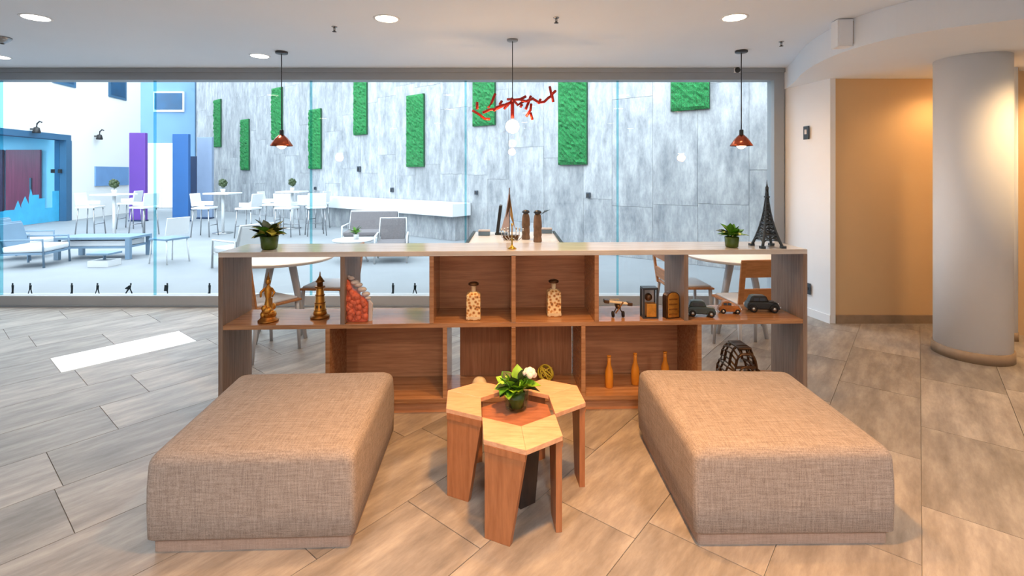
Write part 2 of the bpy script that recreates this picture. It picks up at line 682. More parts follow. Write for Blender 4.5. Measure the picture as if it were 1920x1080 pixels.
# far right jamb
struct(MB().span((4.62, 4.60, 0), (4.70, 5.13, SOF)).span((4.70, 4.75, 0), (XR, 4.95, SOF)).build('wall_corridor', 'paint_tan'), 'tan corridor wall with a rounded pale edge')
struct(MB().lathe([(0.035, 0.08), (0.035, SOF - 0.001)], (4.645, 4.60, 0), 16).build('trim_1', 'paint_white'))
struct(MB().lathe([(0.04, 0), (0.04, 0.08)], (4.645, 4.60, 0), 16).build('trim_2', 'baseboard_stone'))
col = struct(MB().lathe([(0.255, 0.0), (0.255, SOF - 0.001)], (3.93, 4.24, 0), 64).build('column', 'paint_white'), 'round white column')
MB().lathe([(0.268, 0.0), (0.268, 0.085), (0.256, 0.086)], (3.93, 4.24, 0), 64).build('column_base', 'baseboard_stone', col)

# ================================================================ GLASS WALL
win = struct(MB().span((XL, GY - .06, CEIL - 0.135), (3.155, GY + .1, CEIL - 0.002)).build('window_1', 'frame_grey'), 'full width frameless glass wall with grey header')
MB().span((XL, GY - .085, CEIL - 0.05), (3.155, GY - .06, CEIL - 0.002)).build('header_lip', 'frame_grey', win)
MB().span((XL, GY - .05, 0.0), (3.04, GY + .1, 0.125)).build('bottom_rail', 'rail_grey', win)
MB().span((XL, GY - .07, 0.0), (3.04, GY - .05, 0.02)).build('rail_foot', 'frame_grey', win)
MB().span((3.04, GY - .06, 0.0), (3.155, GY + .1, CEIL - 0.135)).build('jamb', 'frame_grey', win)
jx = [-7.85, (2 - 960) / F * GY, (290 - 960) / F * GY, (583 - 960) / F * GY, (873 - 960) / F * GY, (1158 - 960) / F * GY, 3.04]
panes = []
for i in range(len(jx) - 1):
    p = MB().span((jx[i] + .008, GY, 0.125), (jx[i + 1] - .008, GY + 0.012, CEIL - 0.135)).build('pane', 'pane', win)
    panes.append(p)
    if i:
        MB().span((jx[i] - .011, GY - .004, 0.125), (jx[i] + .011, GY + .016, CEIL - 0.135)).build('joint', 'joint_teal', win)


def pane_of(x):
    for i in range(len(jx) - 1):
        if jx[i] <= x <= jx[i + 1]:
            return panes[i]


def figure(px, kind):
    x = (px - 960) / F * GY
    y = GY - 0.002
    z = 0.142
    mb = MB()
    ux, uz = (1, 0, 0), (0, 0, 1)
    o = (x, y, z)
    circ = [(0.011 * cos(2 * pi * k / 10), 0.112 + 0.012 * sin(2 * pi * k / 10)) for k in range(10)]
    if kind == 'walk':
        mb.plate(circ, o, ux, uz, .002)
        mb.plate([(-.014, .045), (.014, .045), (.018, .098), (-.012, .1)], o, ux, uz, .002)
        mb.plate([(-.014, .05), (-.002, .05), (-.018, 0), (-.028, 0)], o, ux, uz, .002)
        mb.plate([(.0, .05), (.014, .05), (.026, 0), (.014, 0)], o, ux, uz, .002)
    elif kind == 'stand':
        mb.plate(circ, o, ux, uz, .002)
        mb.plate([(-.013, .0), (.011, .0), (.014, .06), (.016, .1), (-.014, .1), (-.011, .05)], o, ux, uz, .002)
        mb.plate([(-.02, 0), (-.012, 0), (-.012, .012), (-.02, .01)], o, ux, uz, .002)
    elif kind == 'run':
        mb.plate([(a + .022, b) for a, b in circ], o, ux, uz, .002)
        mb.plate([(-.05, .06), (-.03, .05), (.02, .06), (.03, .1), (.0, .095)], o, ux, uz, .002)
        mb.plate([(-.012, .06), (.01, .06), (-.03, 0), (-.044, .004)], o, ux, uz, .002)
        mb.plate([(.004, .06), (.02, .06), (.044, .004), (.03, 0)], o, ux, uz, .002)
    else:
        mb.plate([(a + .012, b) for a, b in circ], o, ux, uz, .002)
        mb.plate([(-.028, .03), (.02, .025), (.024, .1), (-.02, .1)], o, ux, uz, .002)
        mb.plate([(.004, .03), (.02, .03), (.022, 0), (.01, 0)], o, ux, uz, .002)
    mb.build('silhouette_decal', 'decal', pane_of(x))


for px, kd in ((24, 'stand'), (57, 'walk'), (135, 'stand'), (183, 'walk'), (242, 'run'), (312, 'pair'), (393, 'stand'),
               (737, 'stand'), (778, 'walk')):
    figure(px, kd)

# ================================================================ SHELF
DL, DR = 3.13, 3.27
SXL, SXR = (409 - 960) / F * DL, (1514 - 960) / F * DR
SO = Vector(((SXL + SXR) / 2, (DL + DR) / 2))
STH = math.atan2(DR - DL, SXR - SXL)
SW = math.hypot(SXR - SXL, DR - DL)
SD = 0.38
cS, sS = cos(STH), sin(STH)


def sx(px, depth=0.0):
    """local x on the shelf at pixel column px, at a local depth behind the front face"""
    u = (px - 960) / F
    ox, oy = SO.x - depth * sS, SO.y + depth * cS
    return (u * oy - ox) / (cS - u * sS)


def sw(lx, ly):
    return (SO.x + lx * cS - ly * sS, SO.y + lx * sS + ly * cS)


def on_shelf(px, depth, z):
    x, y = sw(sx(px, depth), depth)
    return (x, y, z)


shelf = thing('shelf_unit', 'long low open wooden shelving unit dividing the lobby behind the ottomans', 'shelf', (SO.x, SO.y, 0), STH)
T = 0.028
Z0, Z1, Z2 = 0.105, 0.587, 1.05
hw = SW / 2
MB().span((-hw, 0, Z2 - .032), (hw, SD, Z2)).build('top_board', 'shelf_top_sheen', shelf, bevel=.002)
MB().span((-hw + T, .002, Z1 - .028), (hw - T, SD - .002, Z1)).build('middle_board', 'shelf_wood', shelf, bevel=.002)
MB().span((-hw + T, .002, Z0 - .028), (hw - T, SD - .002, Z0)).build('bottom_board', 'shelf_wood', shelf, bevel=.002)
MB().span((-hw, 0, 0), (-hw + T, SD, Z2 - .032)).build('side_panel', 'shelf_side_daylit', shelf, bevel=.002)
MB().span((hw - T, 0, 0), (hw, SD, Z2 - .032)).build('side_panel', 'shelf_side_daylit', shelf, bevel=.002)
MB().span((-hw + T, .04, 0), (hw - T, SD - .04, Z0 - .028)).build('plinth', 'shelf_back', shelf)
for px in (642, 809, 963, 1119, 1287):
    x = sx(px)
    MB().span((x - T / 2, .001, Z1), (x + T / 2, SD - .001, Z2 - .032)).build('divider', 'shelf_side_daylit' if px in (642, 1287) else 'shelf_wood', shelf, bevel=.002)
for px in (614, 834, 963, 1094, 1312):
    x = sx(px)
    MB().span((x - T / 2, .001, Z0), (x + T / 2, SD - .001, Z1 - .028)).build('divider', 'shelf_wood', shelf, bevel=.002)
for a, b, z0, z1 in ((809, 963, Z1, Z2 - .032), (963, 1119, Z1, Z2 - .032), (614, 834, Z0, Z1 - .028), (1094, 1312, Z0, Z1 - .028)):
    MB().span((sx(a) + T / 2, SD - .02, z0), (sx(b) - T / 2, SD - .004, z1)).build('back_panel', 'shelf_back', shelf)
xa, xb, xc = sx(863, SD), sx(963), sx(1071, SD)
MB().span((xa, SD - .02, Z0), (xb - T / 2, SD - .004, Z1 - .028)).build('back_panel', 'shelf_back_vertical', shelf)
MB().span((xb + T / 2, SD - .02, Z0), (xc, SD - .004, Z1 - .028)).build('back_panel', 'shelf_back_vertical', shelf)

# ================================================================ OTTOMANS


def ottoman(corners, label, zb=0.05, h=0.405):
    """corners fl, fr, br, bl at floor plan of upholstered body"""
    cx = sum(c[0] for c in corners) / 4
    cy = sum(c[1] for c in corners) / 4
    t = thing('ottoman', label, 'ottoman', (cx, cy, 0), 0, 'fabric ottomans facing the low table')
    loc = [(c[0] - cx, c[1] - cy) for c in corners]
    # body: rounded top edges, soft crown
    N = 14
    r = 0.05

    def quad(u, v, ins):
        # bilinear with inset ins in metres (approx)
        f = [Vector(p) for p in loc]
        w1 = (f[1] - f[0]).length
        l1 = (f[3] - f[0]).length
        u = ins / w1 + u * (1 - 2 * ins / w1)
        v = ins / l1 + v * (1 - 2 * ins / l1)
        return f[0] * (1 - u) * (1 - v) + f[1] * u * (1 - v) + f[2] * u * v + f[3] * (1 - u) * v

    def ring(ins, n=12, rc=0.03):
        # rounded-corner outline
        pts = []
        f = [Vector(quad(a, b, ins)) for a, b in ((0, 0), (1, 0), (1, 1), (0, 1))]
        rr = max(rc, 0.004)
        for i in range(4):
            p, q, s = f[i - 1], f[i], f[(i + 1) % 4]
            d1, d2 = (p - q).normalized(), (s - q).normalized()
            a, b = q + d1 * rr, q + d2 * rr
            for k in range(6):
                tt = k / 5
                pts.append(a * (1 - tt) ** 2 + q * 2 * tt * (1 - tt) + b * tt ** 2)
            for k in range(1, n):
                tt = k / n
                nx = f[(i + 1) % 4] + (f[i] - f[(i + 1) % 4]).normalized() * rr
                pts.append(b * (1 - tt) + nx * tt)
        return pts
    rings = []
    for ins, z, rc in ((0.012, zb, .02), (0.0, zb + .012, .025), (-0.004, zb + .12, .03), (-0.004, h - .14, .032), (0.0, h - r, .035)):
        rings.append((ring(ins, rc=rc), z))
    for k in range(1, 7):
        a = k / 6 * pi / 2
        rings.append((ring(r * (1 - cos(a)), rc=.035 + .01 * k / 6), h - r + r * sin(a)))
    for ins, dz in ((.10, .006), (.18, .010), (.28, .013)):
        rings.append((ring(ins, rc=.05), h + dz))
    vs, fs = [], []
    M = len(rings[0][0])
    for pts, z in rings:
        vs += [(p.x, p.y, z) for p in pts]
    for i in range(len(rings) - 1):
        for k in range(M):
            k2 = (k + 1) % M
            fs.append((i * M + k, i * M + k2, (i + 1) * M + k2, (i + 1) * M + k))
    fs.append(tuple(range(M))[::-1])
    fs.append(tuple(range((len(rings) - 1) * M, len(rings) * M)))
    mb = MB()
    mb.add(vs, fs, True)
    mb.build('upholstery', 'ottoman_fabric', t)
    p = ring(0.02, rc=.02)
    MB().prism([(q.x, q.y) for q in p], 0, zb + .001).build('plinth_base', 'ottoman_base', t)
    return t


HT = 0.40
lfl = (((272 - 960) / F) * 2.01, 2.01)
lfr = (((664 - 960) / F) * 2.04, 2.04)
lbr = (((739 - 960) / F) * 2.90, 2.90)
lbl = (((450 - 960) / F) * 2.86, 2.86)
ottoman([lfl, lfr, lbr, lbl], 'taupe fabric ottoman standing in front of the gold figurine end of the shelf')
rfl = (((1303 - 960) / F) * 2.05, 2.05)
rfr = (((1680 - 960) / F) * 2.06, 2.06)
rbr = (((1478 - 960) / F) * 2.90, 2.90)
rbl = (((1196 - 960) / F) * 2.93, 2.93)
ottoman([rfl, rfr, rbr, rbl], 'taupe fabric ottoman standing in front of the toy car end of the shelf')

# ================================================================ HEXAGON TABLE
HC = Vector((0.023, 2.416))
HR = 0.197
ZT = 0.42


def hv(deg):
    return Vector((HR * cos(R(deg)), HR * sin(R(deg))))


def hex_stool(a, label):
    t = thing('chevron_table', label, 'side table', (HC.x, HC.y, 0), 0, 'chevron tables nested round a hexagon')
    e = Vector((cos(R(a)), sin(R(a)))) * HR
    P0, P1, P2 = hv(a - 60), hv(a), hv(a + 60)
    g = e.normalized() * 0.002
    for q0, q1 in ((P0, P1), (P1, P2)):
        poly = [tuple(q0 + g), tuple(q1 + g), tuple(q1 + e), tuple(q0 + e)]
        MB().prism(poly, ZT - .022, ZT).build('top_panel', 'hex_top', t, bevel=.002)
    o1 = [tuple(P0 * .995 + g), tuple(P1 + g), tuple(P2 * .995 + g), tuple(P2 + e), tuple(P1 + e), tuple(P0 + e)]
    # apron below top
    inn = lambda p: p - e.normalized() * 0.006
    # leg A under the outer edge [P0+e, P1+e]
    def leg(c_out, c_in, name='leg'):
        d = (c_in - c_out)
        L = d.length
        ux = (d / L).to_3d()
        ctr = e * 0.5 + P1
        nrm = Vector((-ux.y, ux.x, 0))
        if (Vector((ctr.x, ctr.y, 0)) - c_out.to_3d()).dot(nrm) < 0:
            nrm = -nrm
        o = c_out.to_3d() + nrm * 0.016
        th = 0.028
        w0, w1 = L, L * 0.62
        poly = [(0.004, 0), (w1, 0), (w0 - .004, ZT - .022), (0.004, ZT - .022)]
        MB().plate(poly, o, ux, (0, 0, 1), th).build(name, 'hex_leg', t, bevel=.0015)
        MB().plate([(.004, ZT - .05), (w0 - .004, ZT - .05), (w0 - .004, ZT - .022), (.004, ZT - .022)], o - nrm * .0155, ux, (0, 0, 1), .004).build('apron', 'hex_leg', t)
    leg(P0 + e, P1 + e)
    leg(P2 + e, P2 + g)
    return t


hex_stool(275, 'light wood chevron side table with slanted leg, the one between the two ottomans fronts')
hex_stool(155, 'light wood chevron side table turned toward the gold figurine ottoman')
hex_stool(35, 'light wood chevron side table turned toward the toy car ottoman')
ht = thing('hexagon_table', 'low brown hexagonal table sunk between three chevron tables, carrying a vase', 'side table', (HC.x, HC.y, 0))
hp = [tuple(hv(35 + 60 * k) * 0.985) for k in range(6)]
MB().prism(hp, 0.345, 0.372).build('top_panel', 'hex_center', ht, bevel=.002)
for a in (305, 65, 185):
    q0, q1 = hv(a - 30) * .62, hv(a + 30) * .62
    ux = (q1 - q0).normalized().to_3d()
    L = (q1 - q0).length
    MB().plate([(0, 0), (L * .7, 0), (L, .345), (0, .345)], q0.to_3d(), ux, (0, 0, 1), .02).build('leg', 'dark_wood', ht)

# ================================================================ PLANTS
leaf_cache = {}


def leaf_mesh(mat, L, Wd):
    key = (mat, L, Wd)
    if key not in leaf_cache:
        prof = [(0, .08), (.25, .75), (.5, 1), (.75, .72), (1, .03)]
        vs, fs = [], []
        for t, w in prof:
            x = t * L
            z = 0.30 * L * t * t * -1 + .12 * L * t
            vs += [(x, -w * Wd / 2, z + .04 * w), (x, 0, z), (x, w * Wd / 2, z + .04 * w)] if False else \
                  [(x, -w * Wd / 2, z + .15 * w * Wd), (x, 0, z), (x, w * Wd / 2, z + .15 * w * Wd)]
        for i in range(4):
            b = i * 3
            fs += [(b, b + 1, b + 4, b + 3), (b + 1, b + 2, b + 5, b + 4)]
        n = len(vs)
        top = [(v[0], v[1], v[2] + .0015) for v in vs]
        fs2 = fs + [tuple(i + n for i in f[::-1]) for f in fs]
        mb = MB()
        mb.add(vs + top, fs2, True)
        leaf_cache[key] = mb.mesh('leaf', mat)
    return leaf_cache[key]


def leaves(t, base, n, L, Wd, mats, spread=(20, 80), seed=1, rad=.01):
    rnd = random.Random(seed)
    for i in range(n):
        m = rnd.choice(mats)
        o = bpy.data.objects.new('leaf', leaf_mesh(m, L, Wd))
        COL.objects.link(o)
        o.parent = t
        a = i * 2.399 + rnd.uniform(-.3, .3)
        el = R(rnd.uniform(*spread))
        s = rnd.uniform(.75, 1.2)
        o.location = (base[0] + rad * cos(a), base[1] + rad * sin(a), base[2] + rnd.uniform(-.012, .012))
        o.rotation_euler = (rnd.uniform(-.4, .4), -el, a)
        o.scale = (s, s, s)


v1 = thing('vase_of_flowers', 'clear glass vase with bright green leaves and a white bloom on the hexagonal table', 'plant', (0.022, 2.49, 0.372))
MB().lathe([(.050, 0), (.056, .004), (.062, .05), (.062, .098), (.059, .098), (.058, .05), (.052, .008)], n=28).build('vase', 'clear_vase', v1)
MB().lathe([(.001, .009), (.036, .009), (.042, .05), (.044, .08), (.001, .081)], n=20).build('stems', 'vase_green', v1)
for i in range(5):
    a = i * 1.256
    MB().tube([(.02 * cos(a), .02 * sin(a), .06), (.04 * cos(a), .04 * sin(a), .11), (.06 * cos(a), .05 * sin(a), .15)], .003, 6).build('stem', 'leaf_bright', v1)
leaves(v1, (0, 0, .10), 46, .082, .062, ['leaf', 'leaf_bright', 'leaf_bright', 'leaf_dark'], (5, 85), 3, .028)
fb = MB()
for i in range(14):
    a = i * 2.4
    el = i / 14 * 1.4
    fb.sphere((.066 + .022 * cos(a) * cos(el), .005 + .022 * sin(a) * cos(el), .165 + .022 * sin(el)), .016, 8, 6)
fb.build('bloom', 'bloom', v1)

p1 = thing('potted_plant', 'dark leafy arrangement with yellow fruit in a green pot on the shelf top', 'plant', on_shelf(505, .13, Z2))
MB().lathe([(.042, 0), (.050, .01), (.058, .085), (.054, .09), (.05, .075), (.0, .072)], n=24).build('pot', 'vase_green', p1)
leaves(p1, (0, 0, .095), 34, .10, .062, ['leaf_dark', 'leaf_dark', 'leaf', 'fruit'], (0, 75), 11, .022)
for x, z in ((-.03, .115), (.034, .112)):
    MB().sphere((x, -.035, z), .021, 12, 8).build('fruit', 'fruit', p1)

p2 = thing('potted_plant', 'small bright succulent in a glass pot beside the lattice tower', 'plant', on_shelf(1372, .10, Z2))
MB().lathe([(.034, 0), (.042, .008), (.047, .07), (.044, .072), (.04, .06), (0, .055)], n=24).build('pot', 'vase_green', p2)
leaves(p2, (0, 0, .08), 28, .075, .042, ['leaf', 'leaf', 'leaf_bright', 'leaf_dark'], (5, 80), 21, .018)

# ================================================================ SHELF-TOP ORNAMENTS
tw = thing('tower_figurine', 'dark iron lattice tower model on the shelf top', 'figurine', on_shelf(1438, .11, Z2), STH)


def tower_w(z):        # half width
    h = 0.425
    t = z / h
    return 0.004 + 0.060 * (1 - t) ** 2.3 + .006 * (1 - t)


TH = 0.40
for sx_, sy_ in ((1, 1), (1, -1), (-1, 1), (-1, -1)):
    pts = [(sx_ * tower_w(z), sy_ * tower_w(z), z) for z in [TH * k / 12 for k in range(13)]]
    MB().tube(pts, [.010 - .0075 * k / 12 for k in range(13)], 6).build('leg', 'tower_iron', tw)
lat = MB()
zs = [TH * k / 16 for k in range(2, 17)]
for i in range(len(zs) - 1):
    a, b = tower_w(zs[i]), tower_w(zs[i + 1])
    for (ax, ay), (bx, by) in (((-1, -1), (1, -1)), ((1, -1), (1, 1)), ((1, 1), (-1, 1)), ((-1, 1), (-1, -1))):
        lat.tube([(ax * a, ay * a, zs[i]), (bx * b, by * b, zs[i + 1])], .0028, 5)
        lat.tube([(bx * a, by * a, zs[i]), (ax * b, ay * b, zs[i + 1])], .0028, 5)
        lat.tube([(ax * a, ay * a, zs[i]), (bx * a, by * a, zs[i])], .0026, 5)
lat.build('lattice', 'tower_iron', tw)
for z, k in ((.085, 1.12), (.165, 1.2), (.34, 2.0)):
    w = tower_w(z) * k
    MB().box((0, 0, z), (2 * w, 2 * w, .010)).build('platform', 'tower_iron', tw)
for s in (-1, 1):
    w = tower_w(.03)
    MB().tube([(w * cos(R(180 * k / 10)), s * w, .012 + .055 * sin(R(180 * k / 10))) for k in range(11)], .004, 6).build('arch', 'tower_iron', tw)
    MB().tube([(s * w, w * cos(R(180 * k / 10)), .012 + .055 * sin(R(180 * k / 10))) for k in range(11)], .004, 6).build('arch', 'tower_iron', tw)
MB().lathe([(.010, .385), (.011, .405), (.006, .412), (.003, .43), (.0015, .455)], n=10).build('spire', 'tower_iron', tw)
for sx_, sy_ in ((1, 1), (1, -1), (-1, 1), (-1, -1)):
    w = tower_w(0)
    MB().box((sx_ * w, sy_ * w, .008), (.03, .03, .016)).build('foot', 'tower_iron', tw)

ca = thing('candelabra', 'small brass and silver branched candle holder on the shelf top centre', 'candle holder', on_shelf(960, .09, Z2), STH)
MB().lathe([(.028, 0), (.03, .004), (.018, .012), (.007, .02), (.0045, .05), (.007, .06), (.004, .07), (.0035, .15), (.006, .152), (.006, .168), (.004, .168)], n=16).build('stem', 'brass', ca)
for k, (w, z) in enumerate(((.028, .08), (.05, .075), (.072, .07))):
    for s in (-1, 1):
        a = MB().tube([(0, 0, z), (s * w * .5, 0, z - .018), (s * w * .9, 0, z + .005), (s * w, 0, z + .05)], .003, 6).build('arm', 'silver', ca)
        MB().lathe([(.003, 0), (.007, .004), (.006, .016), (.004, .016)], (s * w, 0, z + .048), 10).build('cup', 'silver', a)

# ================================================================ MIDDLE BOARD ORNAMENTS
g1 = thing('gold_figurine', 'gold draped figurine with a raised head on a round base', 'figurine', on_shelf(503, .09, Z1), STH)
MB().lathe([(.062, 0), (.064, .008), (.058, .014), (.05, .018), (.046, .03), (.042, .034)], n=20).build('base', 'gold_dark', g1)
mb = MB()
rnd = random.Random(5)
for i in range(13):
    a = i * 2.4
    mb.sphere((.028 * cos(a), .028 * sin(a), .045 + .028 * (i % 4) * .55), .018 + .006 * rnd.random(), 8, 6)
mb.lathe([(.036, .034), (.034, .06), (.026, .10), (.018, .13), (.016, .15), (.022, .175), (.024, .20), (.018, .222), (.009, .232), (.007, .245)], n=14)
mb.build('drapery', 'gold', g1)
MB().sphere((0, 0, .258), .017, 12, 8, sz=1.15).build('head', 'gold', g1)
MB().lathe([(.012, 0), (.011, .012), (.004, .03), (.002, .052)], (0, 0, .268), 10).build('crown', 'gold_dark', g1)
for s in (-1, 1):
    MB().tube([(s * .02, 0, .215), (s * .043, -.01, .19), (s * .036, -.028, .165)], [.009, .008, .006], 8).build('arm', 'gold', g1)
MB().box((.022, -.012, .135), (.02, .02, .04), .3).build('bundle', 'gold_dark', g1)

g2 = thing('gold_lighthouse', 'tapered gold lighthouse ornament with pointed roof on the shelf', 'ornament', on_shelf(600, .16, Z1), STH)
MB().lathe([(.058, 0), (.062, .004), (.062, .012), (.05, .018), (.044, .026)], n=24).build('base', 'gold_dark', g2)
MB().lathe([(.044, .026), (.041, .05), (.037, .052), (.034, .10), (.031, .102), (.028, .15), (.026, .152), (.023, .195), (.022, .20)], n=20).build('shaft', 'gold', g2)
for z in (.052, .102, .152):
    MB().lathe([(.043 - z * .09, -.004), (.046 - z * .09, 0), (.043 - z * .09, .004)], (0, 0, z), 20).build('band', 'gold_dark', g2)
MB().lathe([(.022, .198), (.033, .203), (.033, .21), (.02, .212)], n=20).build('gallery', 'gold_dark', g2)
MB().lathe([(.019, .21), (.019, .238), (.03, .24), (.024, .25), (.012, .268), (.005, .28), (.003, .30), (.001, .308)], n=20).build('roof', 'gold_dark', g2)
for a in (-100, -80 + 15):
    MB().box((.035 * cos(R(a)), .035 * sin(R(a)), .08), (.008, .01, .018), R(a)).build('window', 'bronze', g2)

cr = thing('coral_ornament', 'coral red lumpy ornament with stepped outline and pale shells', 'ornament', on_shelf(667, .06, Z1), STH)
out = [(-.082, 0), (.075, 0), (.078, .12), (.05, .155), (.028, .165), (.0, .20), (-.022, .21), (-.04, .262), (-.065, .285), (-.082, .27)]
MB().plate(out, (0, .01, 0), (1, 0, 0), (0, 0, 1), .05).build('slab', 'coral_red', cr, bevel=.006)
mb = MB()
rnd = random.Random(3)
for i in range(46):
    for _ in range(20):
        x, z = rnd.uniform(-.07, .066), rnd.uniform(.015, .265)
        if z < .27 - (x + .08) * .95:
            break
    mb.sphere((x, -.014, z), rnd.uniform(.014, .022), 8, 6, sy=.7)
mb.build('lumps', 'coral_red', cr)
mb = MB()
for x, z, r in ((-.01, .25, .024), (.012, .235, .022), (-.035, .278, .018), (.035, .205, .024), (.06, .175, .022), (.072, .148, .016), (-.055, .29, .014)):
    mb.sphere((x, .02, z), r, 10, 7, sx=1.3, sz=.7)
mb.build('shells', 'shell_pale', cr)
MB().plate([(.079, 0), (.1, 0), (.104, .11), (.08, .14)], (0, .02, 0), (1, 0, 0), (0, 0, 1), .02).build('side_slab', 'shell_pale', cr)


def patterned_bottle(px, depth, label):
    t = thing('square_bottle', label, 'bottle', on_shelf(px, depth, Z1), STH, 'patterned bottles in the closed shelf cells')
    w = .046
    mb = MB()
    mb.prism([(-w, -w), (w, -w), (w, w), (-w, w)], 0, .165)
    o = mb.build('body', 'bottle_pattern', t, bevel=.006)
    MB().prism([(-w + .004, -w + .004), (w - .004, -w + .004), (w - .004, w - .004), (-w + .004, w - .004)], .164, .18, [(-.02, -.02), (.02, -.02), (.02, .02), (-.02, .02)]).build('shoulder', 'bottle_pattern', t)
    MB().lathe([(.017, .178), (.015, .185), (.015, .222), (.019, .224)], n=16).build('neck', 'cream', t)
    MB().lathe([(.03, .222), (.035, .226), (.034, .236), (.02, .243)], n=16).build('cap', 'bronze', t)
    MB().box((0, 0, .017), (w * 2.03, w * 2.03, .016)).build('band', 'cream', t)
    return t


patterned_bottle(888, .10, 'square patterned bottle with round cap in the closed cell nearer the coral ornament')
patterned_bottle(1038, .16, 'square patterned bottle with round cap in the closed cell nearer the toy airplane')

ap = thing('toy_airplane', 'small bronze and cream toy airplane facing out from the shelf', 'toy', on_shelf(1157, .12, Z1), STH)
MB().lathe([(.002, 0), (.014, .006), (.018, .03), (.017, .07), (.006, .13)], (0, 0, 0), 12).build('fuselage', 'bronze', ap).rotation_euler = (R(-82), 0, 0)
bpy.data.objects[ap.children[0].name if False else [x for x in bpy.data.objects if x.parent == ap][0].name].location = (0, -.055, .07)
MB().box((0, -.02, .098), (.17, .04, .010), ry=.12).build('wing', 'cream', ap, bevel=.003)
for s in (-1, 1):
    MB().box((s * .078, -.02, .098 - s * .0092), (.034, .046, .022), ry=.12).build('wing_tip', 'bronze', ap, bevel=.004)
    MB().tube([(s * .006, -.02, .07), (s * .032, -.025, .022)], .004, 6).build('strut', 'bronze', ap)
    MB().lathe([(.019, -.007), (.021, 0), (.019, .007)], (0, 0, 0), 14).build('wheel', 'tyre', ap).rotation_euler = (0, R(90), 0)
    w = [x for x in bpy.data.objects if x.parent == ap][-1]
for i, w in enumerate([x for x in bpy.data.objects if x.parent == ap and x.name.startswith('wheel')]):
    w.location = ((-1, 1)[i] * .034, -.025, .0215)
MB().box((0, -.062, .074), (.008, .006, .09), ry=.6).build('propeller', 'gold_dark', ap)
MB().box((0, .07, .095), (.06, .02, .005)).build('tail', 'cream', ap)

f1 = thing('lantern_box', 'small grey lantern box with a gold lower block and bead inside', 'ornament', on_shelf(1217, .09, Z1), STH)
for x in (-.046, .046):
    for y in (-.03, .03):
        MB().span((x - .006, y - .006, 0), (x + .006, y + .006, .19)).build('post', 'dark_metal', f1)
MB().box((0, 0, .196), (.104, .072, .014)).build('lid', 'dark_metal', f1, bevel=.004)
MB().box((0, 0, .004), (.1, .07, .008)).build('base', 'dark_metal', f1)
MB().box((.008, -.005, .052), (.066, .052, .088)).build('gold_block', 'gold', f1, bevel=.003)
MB().sphere((-.005, 0, .135), .026, 12, 8).build('bead', 'bronze', f1)
MB().box((0, .028, .10), (.08, .004, .18)).build('back', 'shell_pale', f1)

f2 = thing('arched_block', 'gold arch topped block with a dark rim beside the lantern box', 'ornament', on_shelf(1258, .08, Z1), STH + .25)
arch = [(-.05, 0), (.05, 0), (.05, .14)] + [(.05 * cos(R(a)), .14 + .035 * sin(R(a))) for a in range(20, 161, 20)] + [(-.05, .14)]
MB().plate(arch, (0, 0, 0), (1, 0, 0), (0, 0, 1), .05).build('rim', 'bronze', f2, bevel=.003)
arch2 = [(a * .82, .008 + b * .93) for a, b in arch]
MB().plate(arch2, (0, -.026, 0), (1, 0, 0), (0, 0, 1), .012).build('face', 'gold', f2, bevel=.002)
for k in range(4):
    MB().box((-.005, -.034, .03 + k * .033), (.06, .006, .008)).build('bar', 'gold_dark', f2)


def toy_car(px, depth, L, hgt, mat, label, rz=0.0, coupe=False):
    t = thing('toy_car', label, 'toy car', on_shelf(px, depth, Z1), STH + rz, 'vintage toy cars on the middle board')
    w = L * .36
    r = L * .115
    z = r * .75
    a = L / 2
    body = [(-a, z + .1 * hgt), (-a * .98, z + .36 * hgt), (-a * .8, z + .48 * hgt), (a * .35, z + .5 * hgt), (a * .9, z + .42 * hgt), (a, z + .2 * hgt), (a * .98, z), (-a * .95, z)]
    MB().plate(body, (0, 0, 0), (1, 0, 0), (0, 0, 1), w).build('body', mat, t, bevel=w * .14, seg=3)
    if coupe:
        cab = [(-a * .78, z + .46 * hgt), (-a * .62, hgt * .92), (-a * .35, hgt), (-a * .05, hgt * .95), (a * .18, z + .46 * hgt)]
    else:
        cab = [(-a * .88, z + .45 * hgt), (-a * .72, hgt * .94), (-a * .5, hgt), (a * .12, hgt), (a * .22, hgt * .93), (a * .38, z + .46 * hgt)]
    MB().plate(cab, (0, 0, 0), (1, 0, 0), (0, 0, 1), w * .82).build('cabin', mat, t, bevel=w * .1, seg=3)
    for s in (-1, 1):
        for x0, x1 in ((-.58, -.28), (-.22, .12)):
            MB().box(((x0 + x1) / 2 * a, s * w * .412, z + .62 * hgt), ((x1 - x0) * a, .003, hgt * .18)).build('window', 'plate_dark', t)
        for x in (-a * .62, a * .66):
            o = MB().lathe([(r * .6, -.010), (r, -.008), (r, .008), (r * .6, .010)], (0, 0, 0), 18).build('wheel', 'tyre', t)
            o.rotation_euler = (R(90), 0, 0)
            o.location = (x, s * w * .46, r)
            h_ = MB().lathe([(r * .5, -.0115), (r * .5, .0115)], (0, 0, 0), 12).build('hubcap', 'silver', o)
            fd = [(x + r * 1.35 * cos(R(q)), r + r * 1.35 * sin(R(q))) for q in range(0, 181, 20)]
            fd += [(x + r * 1.1 * cos(R(q)), r + r * 1.1 * sin(R(q))) for q in range(180, -1, -20)]
            MB().plate(fd, (0, s * w * .47, 0), (1, 0, 0), (0, 0, 1), .018).build('fender', mat, t)
        MB().sphere((a * .94, s * w * .34, z + .36 * hgt), L * .03, 8, 6).build('headlamp', 'silver', t)
    MB().box((a * 1.02, 0, z + .02), (.008, w * .95, .008)).build('bumper', 'silver', t)
    return t


toy_car(1314, .11, .185, .105, 'car_slate', 'slate grey vintage toy car beside the arched gold block', R(-14))
toy_car(1367, .17, .145, .085, 'car_amber', 'amber vintage toy car between the two dark toy cars', R(-10), True)
toy_car(1428, .20, .215, .115, 'car_black', 'black vintage toy car next to the shelf end panel', R(-8))

